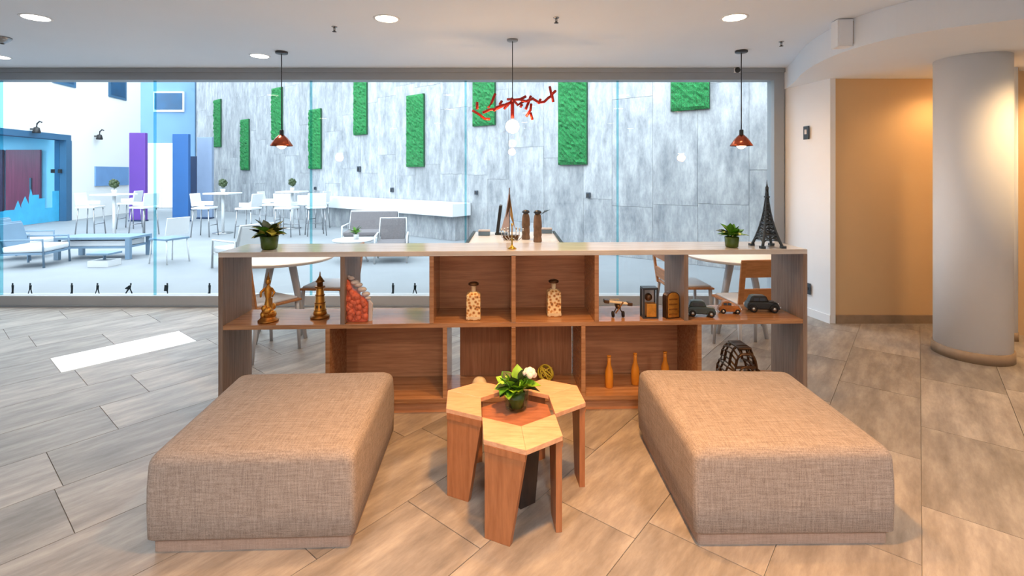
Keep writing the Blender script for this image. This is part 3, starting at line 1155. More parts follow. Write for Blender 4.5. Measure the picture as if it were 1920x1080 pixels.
# ================================================================ LOWER CELLS
for px, d, nm in ((1142, .13, 'standing next to the divider in the lower closed cell'), (1191, .17, 'standing between two others in the lower closed cell'), (1247, .19, 'deepest into the lower closed cell, mostly behind the ottoman')):
    t = thing('amber_bottle', 'slim amber painted bottle ' + nm, 'bottle', on_shelf(px, d, Z0), 0, 'amber bottles in the lower cell')
    MB().lathe([(.024, 0), (.027, .005), (.028, .09), (.025, .115), (.014, .15), (.0115, .17), (.0115, .205)], n=20).build('body', 'amber', t)
    MB().lathe([(.0135, .203), (.0135, .213), (.008, .214)], n=16).build('lip', 'amber', t)
b1 = tag(MB().sphere((0, 0, .048), .048, 20, 12).build('cream_ball', 'cream', None, on_shelf(899, .10, Z0)), 'cream woven decorative ball in the lower middle cell', 'ball')
yb = thing('wire_ball', 'yellow green openwork wire ball in the lower middle cell', 'ball', on_shelf(1023, .24, Z0))
for k in range(9):
    ax = Vector((cos(k * 1.1), sin(k * 1.7), cos(k * .7 + 1))).normalized()
    u = ax.orthogonal().normalized()
    v = ax.cross(u)
    MB().tube([Vector((0, 0, .058)) + (u * cos(2 * pi * q / 24) + v * sin(2 * pi * q / 24)) * .054 for q in range(24)], .0045, 6, closed=True).build('hoop', 'yellow_wire', yb)

wc = thing('wire_car', 'openwork bronze wire car model facing out from the lowest shelf board', 'model car', on_shelf(1385, .14, Z0), STH)


def wc_outline(sc, zt):
    h = [(.112, .03), (.116, .07), (.11, .105), (.096, .135), (.084, .155), (.08, .185), (.072, .225), (.058, .255), (.035, zt)]
    return [(-a, b) for a, b in h] + h[::-1]


for y, s in ((-.10, .88), (-.04, 1), (.03, 1), (.10, .9)):
    MB().tube([(a * s, y, b * (s if b > .15 else 1)) for a, b in wc_outline(1, .275)], .009, 6).build('hoop', 'bronze', wc)
for a, b in wc_outline(1, .275):
    MB().tube([(a * .88, -.10, b * (.88 if b > .15 else 1)), (a, -.04, b), (a, .03, b), (a * .9, .10, b * (.9 if b > .15 else 1))], .006, 6).build('rib', 'bronze', wc)
MB().box((0, -.01, .274), (.09, .16, .014)).build('roof', 'bronze', wc, bevel=.005)
MB().box((0, -.098, .155), (.14, .012, .016)).build('dash', 'bronze', wc)
for s in (-1, 1):
    MB().tube([(s * .072 + .034 * cos(2 * pi * k / 16), -.115, .10 + .034 * sin(2 * pi * k / 16)) for k in range(16)], .006, 6, closed=True).build('headlamp', 'bronze', wc)
    for y in (-.075, .075):
        o = MB().lathe([(.03, -.012), (.04, -.01), (.04, .01), (.03, .012)], n=16).build('wheel', 'bronze', wc, (s * .1, y, .04))
        o.rotation_euler = (0, R(90), 0)
MB().tube([(.05 * cos(R(a)), -.104, .11 + .05 * sin(R(a))) for a in range(0, 181, 20)], .006, 6).build('hood_hoop', 'bronze', wc)
MB().tube([(-.11, -.108, .055), (0, -.122, .05), (.11, -.108, .055)], .008, 6).build('bumper', 'bronze', wc)

# ================================================================ CENTRE HIGH TABLE BEHIND THE SHELF
HTZ = 0.95
ct = thing('high_table', 'pale high table standing end on behind the middle of the shelf', 'table', (0.02, 4.45, 0))
MB().span((-.40, -.62, HTZ - .035), (.40, .64, HTZ)).build('table_top', 'table_white', ct, bevel=.004)
for s in (-1, 1):
    MB().span((s * .405 - .012, -.62, HTZ - .03), (s * .405 + .012, .62, HTZ + .012)).build('edge_rail', 'black', ct)
    for y in (-.55, .55):
        MB().span((s * .34 - .025, y - .025, 0), (s * .34 + .025, y + .025, HTZ - .035)).build('leg', 'leg_grey', ct)


def on_high(px, py):
    x, y = fl(px, py, HTZ)
    return (x, y, HTZ)


t = thing('tablet_stand', 'slim black upright tablet on the high table behind the shelf', 'tablet', on_high(936, 439))
MB().box((0, 0, .152), (.03, .20, .27), ry=.12).build('screen', 'black', t, bevel=.004)
MB().box((.02, 0, .006), (.12, .12, .012)).build('stand', 'black', t)
sb = thing('model_sailboat', 'model sailboat with a pale sail and ochre jib on the high table', 'model', on_high(955, 450))
MB().prism([(-.05, -.02), (.04, -.025), (.075, 0), (.04, .025), (-.05, .02)], .0, .045, [(-.06, -.028), (.05, -.034), (.095, 0), (.05, .034), (-.06, .028)]).build('hull', 'bronze', sb)
MB().tube([(0, 0, .04), (0, 0, .47)], .004, 8).build('mast', 'bronze', sb)
MB().plate([(-.004, .07), (-.075, .09), (-.03, .25), (-.004, .44)], (0, 0, 0), (1, 0, 0), (0, 0, 1), .004).build('main_sail', 'sail', sb)
MB().plate([(.006, .40), (.006, .22), (.05, .10), (.055, .07)], (0, 0, 0), (1, 0, 0), (0, 0, 1), .005).build('jib', 'sail_ochre', sb)
MB().plate([(-.012, .33), (.008, .42), (.012, .30), (-.03, .20)], (0, -.006, 0), (1, 0, 0), (0, 0, 1), .004).build('pennant', 'bronze', sb)
for px, py, h, label in ((986, 449, .24, 'brown carved totem ornament next to the model sailboat'),
                         (1008, 454, .25, 'brown carved totem ornament with a feather on the high table')):
    t = thing('carved_totem', label, 'ornament', on_high(px, py), 0, 'carved totems on the high table')
    MB().lathe([(.034, 0), (.038, .01), (.033, .05), (.036, .06), (.034, .12), (.038, .13), (.035, .19), (.03, h - .02), (.02, h)], n=12, sq=.8).build('body', 'totem', t)
    MB().lathe([(.02, h - .005), (.036, h + .006), (.03, h + .022), (.01, h + .03)], n=12).build('cap', 'dark_metal', t)
    MB().box((0, -.026, .16), (.014, .014, .03)).build('nose', 'totem', t)
    if px == 1008:
        MB().plate([(.02, .235), (.06, .275), (.115, .285), (.07, .262)], (0, 0, 0), (1, 0, 0), (0, 0, 1), .004).build('feather', 'outdoor_slate', t)
for px, py, label in ((908, 441, 'small grey lidded box by the black tablet on the high table'), (1024, 437, 'small grey lidded box behind the feathered totem')):
    t = thing('lidded_box', label, 'box', on_high(px, py), 0, 'lidded boxes on the high table')
    MB().box((0, 0, .02), (.11, .09, .04)).build('box_body', 'outdoor_slate', t, bevel=.004)
    MB().box((0, 0, .046), (.115, .095, .012)).build('lid', 'shell_pale', t, bevel=.003)

# ================================================================ ROUND TABLES AND CHAIRS BEHIND THE SHELF


def round_table(x, y, r, label, rz=.4):
    t = thing('round_table', label, 'table', (x, y, 0), rz, 'round tables behind the shelf')
    MB().lathe([(r - .03, .722), (r, .742), (r, .75), (r - .002, .752)], n=64).build('table_top', 'table_white', t)
    for k in range(4):
        a = pi / 2 * k
        c, s = cos(a), sin(a)
        MB().tube([(c * .12, s * .12, .72), (c * .30, s * .30, 0)], [.034, .018], 10).build('leg', 'leg_grey', t)
    MB().lathe([(.14, .70), (.15, .722)], n=24).build('hub', 'leg_grey', t)
    return t


round_table(-2.22, 4.78, .50, 'round white table with splayed legs behind the gold figurine', 1.185)
round_table(2.27, 4.92, .56, 'round white table with splayed legs behind the toy cars')


def make_chair(loc, rz, label):
    t = thing('plywood_chair', label, 'chair', loc, rz, 'plywood chairs at the round tables')
    # chair faces +y, back at -y
    MB().prism([(-.21, -.20), (.21, -.20), (.22, .22), (-.22, .22)], .43, .448).build('seat', 'chair_wood', t, bevel=.004)
    MB().box((0, 0.01, .455), (.38, .38, .02)).build('cushion', 'seat_pad', t, bevel=.008)
    for s in (-1, 1):
        MB().tube([(s * .19, .19, .43), (s * .20, .21, 0)], [.018, .013], 8).build('leg', 'leg_grey', t)
        MB().tube([(s * .19, -.18, .43), (s * .20, -.23, 0)], [.018, .013], 8).build('leg', 'leg_grey', t)
        MB().box((s * .19, -.225, .625), (.045, .02, .41), rx=R(8)).build('back_post', 'chair_wood', t, bevel=.004)
    MB().box((0, -.243, .765), (.42, .02, .15), rx=R(8)).build('backrest', 'chair_wood', t, bevel=.006)
    MB().box((0, -.213, .54), (.34, .018, .11), rx=R(8)).build('lower_rail', 'chair_wood', t, bevel=.004)
    return t


ch0 = make_chair((2.06, 4.33, 0), R(6), 'plywood chair with slotted back in front of the round table behind the toy cars')
dup_thing(ch0, (1.72, 4.98, 0), R(-88), 'plywood chair side on to the round table, its seat beside the slate toy car')
dup_thing(ch0, (-2.16, 4.31, 0), R(-30), 'plywood chair tucked at the round table behind the gold figurine')
dup_thing(ch0, (-1.80, 4.94, 0), R(86), 'plywood chair side on to the round table, behind the coral ornament')

# ================================================================ PENDANTS


def pendant(px, cy, label, shade_bottom_py):
    D = (CEIL - H) * F / (HY - cy)
    x = (px - 960) / F * D
    zb = H + (HY - shade_bottom_py) / F * D
    t = thing('pendant_lamp', label, 'lamp', (x, D, CEIL), 0, 'copper cone pendants over the round tables')
    MB().lathe([(.055, -.022), (.06, -.018), (.06, 0)], n=24).build('canopy', 'dark_metal', t)
    z = zb - CEIL
    MB().tube([(0, 0, -.02), (0, 0, z + .17)], .005, 8).build('cord', 'dark_metal', t)
    MB().lathe([(.012, z + .175), (.02, z + .17), (.02, z + .125), (.026, z + .115)], n=20).build('socket', 'black', t)
    MB().lathe([(.105, z + .012), (.108, z + .016), (.062, z + .085), (.027, z + .122), (.022, z + .122), (.058, z + .08), (.102, z + .012)], n=36).build('shade', 'copper', t)
    MB().sphere((0, 0, z + .035), .05, 18, 12).build('bulb', 'bulb', t)
    light('pendant_glow', 'POINT', (x, D, zb - .05), 14, WARM, .05)
    return t


pendant(528, 97, 'copper cone pendant over the round table behind the gold figurine', 276)
pendant(1390, 95, 'copper cone pendant over the round table behind the toy cars', 276)
D = (CEIL - H) * F / (HY - 74)
tp = thing('twig_pendant', 'pendant lamp with a bare bulb and coral red twig shaped wire arms', 'lamp', (0.004, D, CEIL))


def tpz(py):
    return H + (HY - py) / F * D - CEIL


def tpx(px):
    return (px - 960) / F * D


MB().lathe([(.045, -.018), (.05, -.014), (.05, 0)], n=24).build('canopy', 'frame_grey', tp)
MB().tube([(0, 0, -.015), (0, 0, tpz(186))], .004, 8).build('cord', 'dark_metal', tp)
MB().tube([(0, 0, tpz(190)), (0, 0, tpz(222))], .016, 12).build('socket', 'coral_wire', tp)
MB().sphere((0, 0, tpz(237)), .062, 20, 14).build('bulb', 'bulb', tp)
light('twig_glow', 'POINT', (0.0, D, CEIL + tpz(262)), 12, WARM, .05)
twigs = [[(885, 207), (897, 214), (908, 222), (917, 222)], [(894, 205), (894, 192)], [(905, 213), (918, 207), (930, 205), (948, 196), (961, 190)],
         [(914, 200), (920, 190), (927, 172)], [(926, 210), (930, 204), (944, 198)], [(936, 196), (940, 189)], [(944, 202), (957, 188), (960, 182), (950, 182)],
         [(961, 190), (975, 188), (985, 182)], [(958, 183), (970, 196), (982, 188)], [(985, 204), (990, 192), (995, 178)], [(975, 190), (985, 192), (999, 186)],
         [(995, 195), (994, 206), (986, 218)], [(994, 210), (998, 223)], [(999, 186), (1010, 192), (1020, 190), (1028, 182), (1034, 178)],
         [(1034, 178), (1031, 160)], [(1034, 178), (1040, 172)], [(1033, 178), (1036, 192)], [(1008, 196), (1012, 188)], [(978, 196), (975, 200)]]
rnd = random.Random(9)
for tws in twigs:
    yo = rnd.uniform(-.10, .10)
    MB().tube([(tpx(a), yo + .02 * i, tpz(b)) for i, (a, b) in enumerate(tws)], .0125, 8).build('twig', 'coral_wire', tp)
MB().tube([(0, -.12, tpz(190)), (0, .16, tpz(190))], .008, 8).build('crossbar', 'coral_wire', tp)

# ================================================================ CEILING FITTINGS


def downlight(x, y, label, energy, color, r=.085, z=CEIL, spot=130, disc='lamp_disc'):
    t = thing('downlight', label, 'light', (x, y, z), 0, 'round ceiling downlights')
    MB().lathe([(r, -.002), (r + .018, -.004), (r + .02, 0)], n=36).build('trim_ring', 'paint_white', t)
    MB().lathe([(0.001, -.0035), (r, -.0035), (r, -.001)], n=36).build('diffuser', disc, t)
    light('downlight_glow', 'SPOT', (x, y, z - .03), energy, color, .08, spot=spot, blend=.7)


for px, py, lb, c in ((67, 33, 'large round downlight near the smoke detector', 'lamp_disc_cool'), (725, 35, 'round downlight between the copper pendant and the twig pendant', 'lamp_disc'),
                      (1377, 33, 'round downlight over the toy cars near the curved soffit', 'lamp_disc'), (487, 105, 'small round downlight beside the copper pendant canopy', 'lamp_disc_cool'),
                      (-2, 107, 'round downlight half out of view near the glass wall', 'lamp_disc_cool')):
    Dd = (CEIL - H) * F / (HY - py)
    downlight((px - 960) / F * Dd, Dd, lb, 32, (1.0, .93, .84), disc=c)
# unseen lamps: warm ones over the seating, neutral fill added behind the camera
for x, y, e, c, sp in ((-1.2, 2.2, 18, WARM, 130), (0.35, 2.6, 95, WARM, 105), (0.3, 1.6, 240, (1.0, .45, .10), 90), (2.0, 2.3, 8, WARM, 130), (3.3, 1.8, 110, WARM, 110),
                       (0.3, -.2, 95, NEUTRAL_FILL, 140), (2.4, -.4, 120, NEUTRAL_FILL, 140), (-1.8, -.4, 125, NEUTRAL_FILL, 140), (-4.2, .6, 25, NEUTRAL_FILL, 130),
                       (0.3, -1.8, 190, NEUTRAL_FILL, 150), (3.2, -1.8, 150, NEUTRAL_FILL, 150), (-3.2, -1.8, 170, NEUTRAL_FILL, 150)):
    downlight(x, y, 'unseen round ceiling downlight lighting the seating area', e, c, spot=sp)
# corridor on the right, warm
for x, y, e in ((4.3, 3.5, 60), (5.3, 4.35, 70), (4.36, 4.76, 24)):
    downlight(x, y, 'round warm downlight set in the curved soffit', e, (1, .62, .28), .06, SOF, 150)

sm = thing('smoke_detector', 'grey cone smoke detector on the ceiling by the large downlight', 'detector', (at(15, 73, 4.5).x, (CEIL - H) * F / (HY - 70), CEIL))
MB().lathe([(.018, -.055), (.05, -.03), (.065, -.012), (.066, 0)], n=24).build('housing', 'steel', sm)
MB().lathe([(.012, -.062), (.018, -.054)], n=16).build('sensor', 'dark_metal', sm)
for px, py, lb in ((627, 50, 'sprinkler head on the ceiling near the downlight between pendants'), (1043, 33, 'sprinkler head on the ceiling in front of the twig pendant'),
                   (1465, 78, 'sprinkler head on the ceiling near the curved soffit')):
    Dd = (CEIL - H) * F / (HY - py)
    t = thing('sprinkler', lb, 'sprinkler', ((px - 960) / F * Dd, Dd, CEIL), 0, 'ceiling sprinkler heads')
    MB().lathe([(.022, -.004), (.024, 0)], n=16).build('rosette', 'steel', t)
    MB().lathe([(.009, -.038), (.010, -.004)], n=10).build('body', 'steel', t)
    MB().lathe([(.018, -.044), (.018, -.041)], n=12).build('deflector', 'dark_metal', t)

# small camera on the header
t = thing('security_camera', 'tiny dark dome camera on the window header near the copper pendant', 'camera', (at(1376, 132, GY).x, GY - .085, CEIL - .03))
MB().sphere((0, -.012, 0), .032, 14, 10).build('dome', 'black', t)
MB().box((0, .0, .0), (.07, .02, .055)).build('mount', 'paint_white', t)
# box fixture on soffit fascia
t = thing('emergency_light', 'white box emergency light hung on the curved soffit face', 'light', (2.63, 3.95, SOF + .02), R(-6))
MB().span((-.06, -.05, 0), (.055, .05, .215)).build('housing', 'paint_white', t, bevel=.004)
MB().span((.055, -.045, .02), (.075, .05, .2)).build('side_panel', 'baseboard_stone', t)
MB().span((-.05, -.054, .012), (.045, -.05, .2)).build('diffuser', 'paint_white', t)
# dark wall plates
xw = 3.215
t = thing('wall_plate', 'dark rectangular plate high on the white return wall', 'switch plate', (xw, 5.42, at(1504, 249, 5.42).z), R(-79))
MB().box((0, 0, 0), (.075, .012, .145)).build('plate', 'plate_dark', t, bevel=.003)
MB().box((0, -.007, .01), (.03, .006, .05)).build('symbol', 'shell_pale', t)
t = thing('wall_socket', 'dark wall socket low on the white return wall beside the shelf end', 'socket', (3.222, 5.40, at(1515, 541, 5.4).z), R(-79))
MB().box((0, 0, 0), (.07, .012, .12)).build('plate', 'plate_dark', t, bevel=.003)
MB().box((0, -.007, 0), (.03, .006, .03)).build('outlet', 'black', t)

# ================================================================ COURTYARD
struct(MB().span((-32, GY + .1, -0.2), (26, 34, -0.002)).build('floor_courtyard', 'courtyard_floor'), 'pale courtyard paving')
CA, CB = 13.57, -1.246         # concrete wall: X = CA + CB * D


def cw(px):
    u = (px - 960) / F
    Dc = CA / (u - CB)
    return (u * Dc, Dc)


cdir = Vector((CB, 1)).normalized()
cnor = Vector((-cdir.y, cdir.x))     # candidate normal
if cnor.y > 0:
    cnor = -cnor
P_near = Vector((CA + CB * 6.0, 6.0))
P_far = Vector((CA + CB * 23.4, 23.4))
CL = (P_far - P_near).length
cwall = bpy.data.objects.new('wall_courtyard', None)
mbw = MB().span((0, -.55, 0), (CL, -.05, 9))
cwall = struct(mbw.build('wall_courtyard', 'frame_grey'), 'tall concrete clad courtyard wall')
cwall.location = (P_near.x, P_near.y, 0)
wang = math.atan2(cdir.y, cdir.x)
cwall.rotation_euler = (0, 0, wang)
flip = 1 if (Vector((-sin(wang), cos(wang))).dot(cnor) > 0) else -1
# cladding panels, each its own piece
x = 0
rnd = random.Random(4)
kx = 0
while x < CL - .05:
    w = min(rnd.choice((0.62, 0.8, 0.95)), CL - x)
    z = 0
    z = -rnd.uniform(0, 1.6)
    while z < 7.5:
        h = rnd.choice((1.6, 2.0, 2.4))
        z0, z1 = max(z, 0), z + h
        d = rnd.uniform(0, .012)
        if z1 - z0 > .1:
            ym = flip * .0
            MB().span((x + .002, -.05, z0 + .002), (x + w - .002, .0 + d * .5, z1 - .002)).build('cladding_panel', 'concrete', cwall)
        z += h
    x += w


def cwl(px, out=0.02):
    p = Vector(cw(px)) - P_near
    return p.dot(cdir)


def on_wall(px, py, out):
    X, Dc = cw(px)
    zz = H + (HY - py) / F * Dc
    p = Vector((X, Dc)) + cnor * out
    return (p.x, p.y, zz)


# if flipped the cladding would face away: mirror so local +y is the outward normal
if flip < 0:
    cwall.scale = (1, -1, 1)

MOSS = [(404, 416, 187, 276), (454, 469, 224, 319), (512, 531, 165, 262), (582, 604, 205, 317), (666, 690, 120, 253), (765, 797, 178, 313),
        (889, 930, 100, 236), (1049, 1102, 80, 309), (1259, 1331, 110, 207)]
MOSS_LB = ['narrow moss panel on the concrete wall just above the pale divider panel', 'narrow moss panel hung low on the concrete wall near the white bar table',
           'moss panel behind the copper pendant cone', 'moss panel on the concrete wall over the far bar stools', 'moss panel reaching above the header over the dark wall light',
           'moss panel hung low above the counter middle', 'moss panel behind the coral red twigs', 'long wide moss panel beside the twig pendant', 'short wide moss panel near the copper pendant by the white wall']
for (x0, x1, y0, y1), lb in zip(MOSS, MOSS_LB):
    a0, a1 = cwl(x0), cwl(x1)
    Dm = cw((x0 + x1) / 2)[1]
    z1 = H + (HY - y0) / F * Dm
    z0 = H + (HY - y1) / F * Dm
    wd = abs(a1 - a0)
    pc = Vector(cw((x0 + x1) / 2)) + cnor * .014
    t = thing('moss_panel', lb, 'moss panel', (pc.x, pc.y, z0), wang if flip > 0 else wang + pi, 'green moss panels on the concrete wall')
    hh = z1 - z0
    MB().span((-wd / 2, 0, 0), (wd / 2, .05, hh)).build('tray', 'moss_frame', t)
    mb = MB()
    nx, nz = max(6, int(wd / .05)), max(8, int(hh / .05))
    r2 = random.Random(int(x0))
    vs = []
    for iz in range(nz + 1):
        for ix in range(nx + 1):
            ed = ix in (0, nx) or iz in (0, nz)
            vs.append((-wd / 2 + wd * ix / nx, .05 if ed else .06 + r2.uniform(0, .05), hh * iz / nz))
    fs = []
    for iz in range(nz):
        for ix in range(nx):
            b = iz * (nx + 1) + ix
            fs.append((b, b + nx + 1, b + nx + 2, b + 1))
    mb.add(vs, fs)
    mo = mb.build('moss', 'moss', t)
    mo['kind'] = 'stuff'
# small wall lights on the concrete
for px, py, s, lb in ((675, 317, .13, 'dark square wall light under the moss panel on the concrete wall'), (737, 356, .10, 'small dark wall fitting above the white counter middle'),
                      (1105, 366, .09, 'small dark wall fitting on the concrete right of the sailboat'), (593, 353, .08, 'small dark wall fitting above the far end of the white counter'),
                      (895, 361, .08, 'small dark wall fitting above the near end of the white counter')):
    t = thing('wall_light', lb, 'wall light', on_wall(px, py, .02), wang if flip > 0 else wang + pi)
    MB().box((0, .02, 0), (s, .05, s * 1.25)).build('housing', 'plate_dark', t, bevel=.01)
    MB().box((0, .046, 0), (s * .6, .01, s * .7)).build('lens', 'black', t)
# long concrete counter with thick white top
X0, X1 = cwl(884), cwl(592)
p = P_near + cdir * ((X0 + X1) / 2) + cnor * .02
t = thing('counter', 'long concrete outdoor counter with thick white top along the wall', 'counter', (p.x, p.y, 0), wang if flip > 0 else wang + pi)
Lc = abs(X1 - X0)
MB().span((-Lc / 2 + .1, .0, 0), (Lc / 2 - .1, .42, .56)).build('base', 'concrete', t)
MB().span((-Lc / 2, .0, .56), (Lc / 2, .60, .86)).build('top', 'counter_white', t, bevel=.01)

# ---- white building on the left with glazed entry


def wb(Dv):
    return (-14.1 + (Dv - 13.7) * -0.167, Dv)


def wbpx(px):
    u = (px - 960) / F
    # u*D = -14.1 -0.167*(D-13.7)
    Dv = (-14.1 + .167 * 13.7) / (u + .167)
    return Dv


bd = (Vector(wb(20)) - Vector(wb(10))).normalized()
bn = Vector((bd.y, -bd.x))
bang = math.atan2(bd.y, bd.x)


def wall_piece(mb, d0, d1, z0, z1, th=.45):
    a, b = Vector(wb(d0)), Vector(wb(d1))
    mb.prism([tuple(a), tuple(b), tuple(b - bn * th), tuple(a - bn * th)], z0, z1)


ENT0, ENT1, ENTZ = 11.4, wbpx(131), 2.78
mb = MB()
wall_piece(mb, 5.95, ENT0, 0, 9)
wall_piece(mb, ENT1, 20.3, 0, 9)
wall_piece(mb, ENT0, ENT1, ENTZ, 9)
struct(mb.build('wall_courtyard_white', 'white_render'), 'tall white rendered courtyard building')
# vestibule behind
a, b = Vector(wb(ENT0)) - bn * .45, Vector(wb(ENT1)) - bn * .45
for nm, p, q in (('wall_vestibule_back', (-21, ENT1 + .05, 0), (b.x, ENT1 + .25, ENTZ)), ('wall_vestibule_front', (-21, ENT0 - .3, 0), (a.x, ENT0 - .1, ENTZ)),
                 ('wall_vestibule_side', (-21.2, ENT0 - .3, 0), (-21, ENT1 + .25, ENTZ)), ('ceiling_vestibule', (-21.2, ENT0 - .3, ENTZ), (-15.2, ENT1 + .25, ENTZ + .15))):
    struct(MB().span(p, q).build(nm, 'vestibule'), 'pale blue inside of the glazed entrance')
light('vestibule_fill', 'AREA', (-17.5, 14.3, ENTZ - .05), 160, (.75, .9, 1), 1.2)  # added fill light to brighten the entrance, no fixture modelled
t = thing('door_leaf', 'dark maroon door leaf at the back of the glazed entrance', 'door', ((-22 - 0) * 0 + at(46, 385, ENT1).x, ENT1 - .03, 0))
wD = 64 / F * ENT1
MB().span((-wD / 2, -.03, 0), (wD / 2, .03, at(46, 281, ENT1).z)).build('leaf_panel', 'door_maroon', t)
MB().span((wD / 2 - .32, -.06, .9), (wD / 2 - .26, -.03, 1.4)).build('pull_handle', 'steel', t)
t = thing('door_leaf', 'dark maroon door leaf cut by the picture edge in the glazed entrance', 'door', (at(-24, 385, ENT1).x, ENT1 - .03, 0))
MB().span((-wD / 2, -.03, 0), (wD / 2, .03, at(46, 281, ENT1).z)).build('leaf_panel', 'door_maroon', t)
MB().span((-wD / 2 + .26, -.06, .9), (-wD / 2 + .32, -.03, 1.4)).build('pull_handle', 'steel', t)
# portal frame + glass + skyline film
pf = struct(bpy.data.objects.new('window_2', None), 'blue framed glass entrance with a skyline film')
mb = MB()
a0, a1 = Vector(wb(ENT0)), Vector(wb(ENT1))


def wpl(d0, d1, z0, z1, off0, off1):
    p, q = Vector(wb(d0)), Vector(wb(d1))
    return MB().prism([tuple(p + bn * off0), tuple(q + bn * off0), tuple(q + bn * off1), tuple(p + bn * off1)], z0, z1)


w2 = struct(wpl(ENT0, ENT1, ENTZ - .16, ENTZ + .02, -.3, .04).build('window_2', 'portal_blue'), 'blue framed glass entrance with a skyline film')
wpl(ENT1 - .22, ENT1 + .03, 0, ENTZ - .16, -.3, .04).build('frame_post', 'portal_blue', w2)
wpl(ENT0 - .03, ENT0 + .2, 0, ENTZ - .16, -.3, .04).build('frame_post', 'portal_blue', w2)
gp = wpl(ENT0 + .2, ENT1 - .22, 0.03, ENTZ - .16, -.16, -.15).build('pane', 'cyan_glass', w2)
wpl(ENT1 - .62, ENT1 - .50, 1.56, 1.68, -.14, -.10).build('sticker', 'black', gp)
wpl(ENT1 - .32, ENT1 - .25, 1.56, 1.68, -.14, -.06).build('lock', 'black', gp)
rnd = random.Random(12)
d = ENT0 + .22
poly = [(d, 0.02)]
while d < ENT1 - .26:
    hgt = rnd.uniform(.45, 1.0)
    w_ = rnd.uniform(.14, .36)
    e = min(d + w_, ENT1 - .23)
    k = rnd.random()
    if k < .3:
        poly += [(d, hgt), ((d + e) / 2, hgt + .25), (e, hgt)]
    else:
        poly += [(d, hgt), (e, hgt)]
    d = e
poly.append((d, 0.02))
p0 = Vector(wb(0)) + bn * -.145
sl = wb(1)
ux = Vector(((wb(1)[0] - wb(0)[0]), 1, 0))
MB().plate(poly, (p0.x, p0.y, 0), ux, (0, 0, 1), .004).build('skyline_film', 'skyline_film', w2)
# upper windows, sconces, blue sign
for x0, x1, y0, y1, lb in ((97, 141, 110, 160, 'upper blue window'), (203, 236, 120, 185, 'upper blue window')):
    d0, d1 = wbpx(x0), wbpx(x1)
    zz0 = H + (HY - y1) / F * (d0 + d1) / 2
    zz1 = H + (HY - y0) / F * (d0 + d1) / 2
    wn = struct(wpl(d0, d1, zz0, zz1 + .6, -.06, .03).build('window_3', 'portal_blue'))
    wpl(d0 + .12, d1 - .12, zz0 + .1, zz1 + .5, .03, .04).build('pane', 'window_blue', wn)
for px, py, lb in ((57, 238, 'black hooked sconce above the blue entrance'), (177, 252, 'black hooked sconce above the blue sign panel')):
    Dv = wbpx(px)
    pp = Vector(wb(Dv))
    t = thing('wall_sconce', lb, 'wall light', (pp.x, pp.y, H + (HY - py) / F * Dv), bang - pi / 2, 'black hooked sconces')
    MB().lathe([(.09, -.18), (.10, -.16), (.07, -.02), (.03, .0)], (0.16, 0.0, 0), 14).build('shade', 'black', t)
    MB().tube([(.16, 0, -.02), (.17, 0, .1), (.24, 0, .17), (.30, 0, .14)], .022, 8).build('hook', 'dark_metal', t)
    MB().box((.09, 0, -.06), (.18, .04, .04)).build('arm', 'black', t)
d0, d1 = wbpx(177), wbpx(239)
t = tag(wpl(d0, d1, H + (HY - 349) / F * d0, H + (HY - 312) / F * d0, .0, .05).build('wall_sign', 'sign_blue'), 'plain pale blue panel on the white building', 'sign')
# back wall at the courtyard end
struct(MB().span((-18.5, 22.2, 0), (-14.2, 22.6, 9)).build('wall_courtyard_end', 'blue_grey_wall'), 'blue grey courtyard end wall')
wn = struct(MB().span((at(290, 0, 22.2).x, 22.12, at(0, 210, 22.2).z), (at(346, 0, 22.2).x, 22.2, at(0, 172, 22.2).z)).build('window_4', 'white_render'))
MB().span((at(293, 0, 22.2).x, 22.08, at(0, 206, 22.2).z), (at(344, 0, 22.2).x, 22.12, at(0, 175, 22.2).z)).build('pane', 'window_blue', wn)
t = thing('white_door', 'wide white double door at the courtyard end between purple and blue panels', 'door', (at(298, 0, 21.9).x, 22.15, 0))
wd = 54 / F * 22
for s in (-1, 1):
    MB().span((min(0, s) * wd / 2 + .01, -.06, 0.02), (max(0, s) * wd / 2 - .01, .0, at(0, 268, 22).z)).build('door_leaf', 'white_render', t)
# free-standing colour panels
for x0, x1, ytop, yb, mt, lb in ((242, 272, 249, 415, 'panel_purple', 'tall purple free standing panel in the courtyard'),
                                 (323, 353, 251, 416, 'panel_blue', 'tall blue free standing panel in the courtyard'),
                                 (354, 368, 293, 394, 'panel_navy', 'narrow navy panel standing behind the tall blue panel'),
                                 (369, 397, 257, 410, 'panel_pale', 'tall pale blue free standing panel beside the concrete wall')):
    Dp = F * H / (yb - HY)
    pa, pb = at(x0, yb, Dp), at(x1, yb, Dp)
    hgt = at(0, ytop, Dp).z
    t = thing('divider_panel', lb, 'panel', ((pa.x + pb.x) / 2, Dp, 0))
    w_ = pb.x - pa.x
    MB().span((-w_ / 2, 0, .04), (w_ / 2, .12, hgt)).build('board', mt, t, bevel=.01)
    MB().span((-w_ / 2 + .02, -.06, 0), (w_ / 2 - .02, .18, .04)).build('foot', 'panel_navy', t)

# ---- courtyard furniture


def bar_chair(loc, rz, label):
    t = thing('bar_chair', label, 'chair', loc, rz, 'white courtyard bar chairs')
    MB().box((0, 0, .70), (.44, .42, .05)).build('seat', 'outdoor_white', t, bevel=.015)
    MB().box((0, -.21, .90), (.44, .03, .32), rx=R(8)).build('backrest', 'outdoor_white', t, bevel=.012)
    for s in (-1, 1):
        MB().box((s * .21, -.05, .80), (.03, .3, .10)).build('armrest', 'outdoor_white', t, bevel=.01)
        for y in (-.17, .17):
            MB().tube([(s * .18, y, .69), (s * .22, y * 1.25, 0)], .014, 8).build('leg', 'steel', t)
    MB().tube([(-.205, .20, .28), (.205, .20, .28)], .01, 8).build('footrest', 'steel', t)
    return t


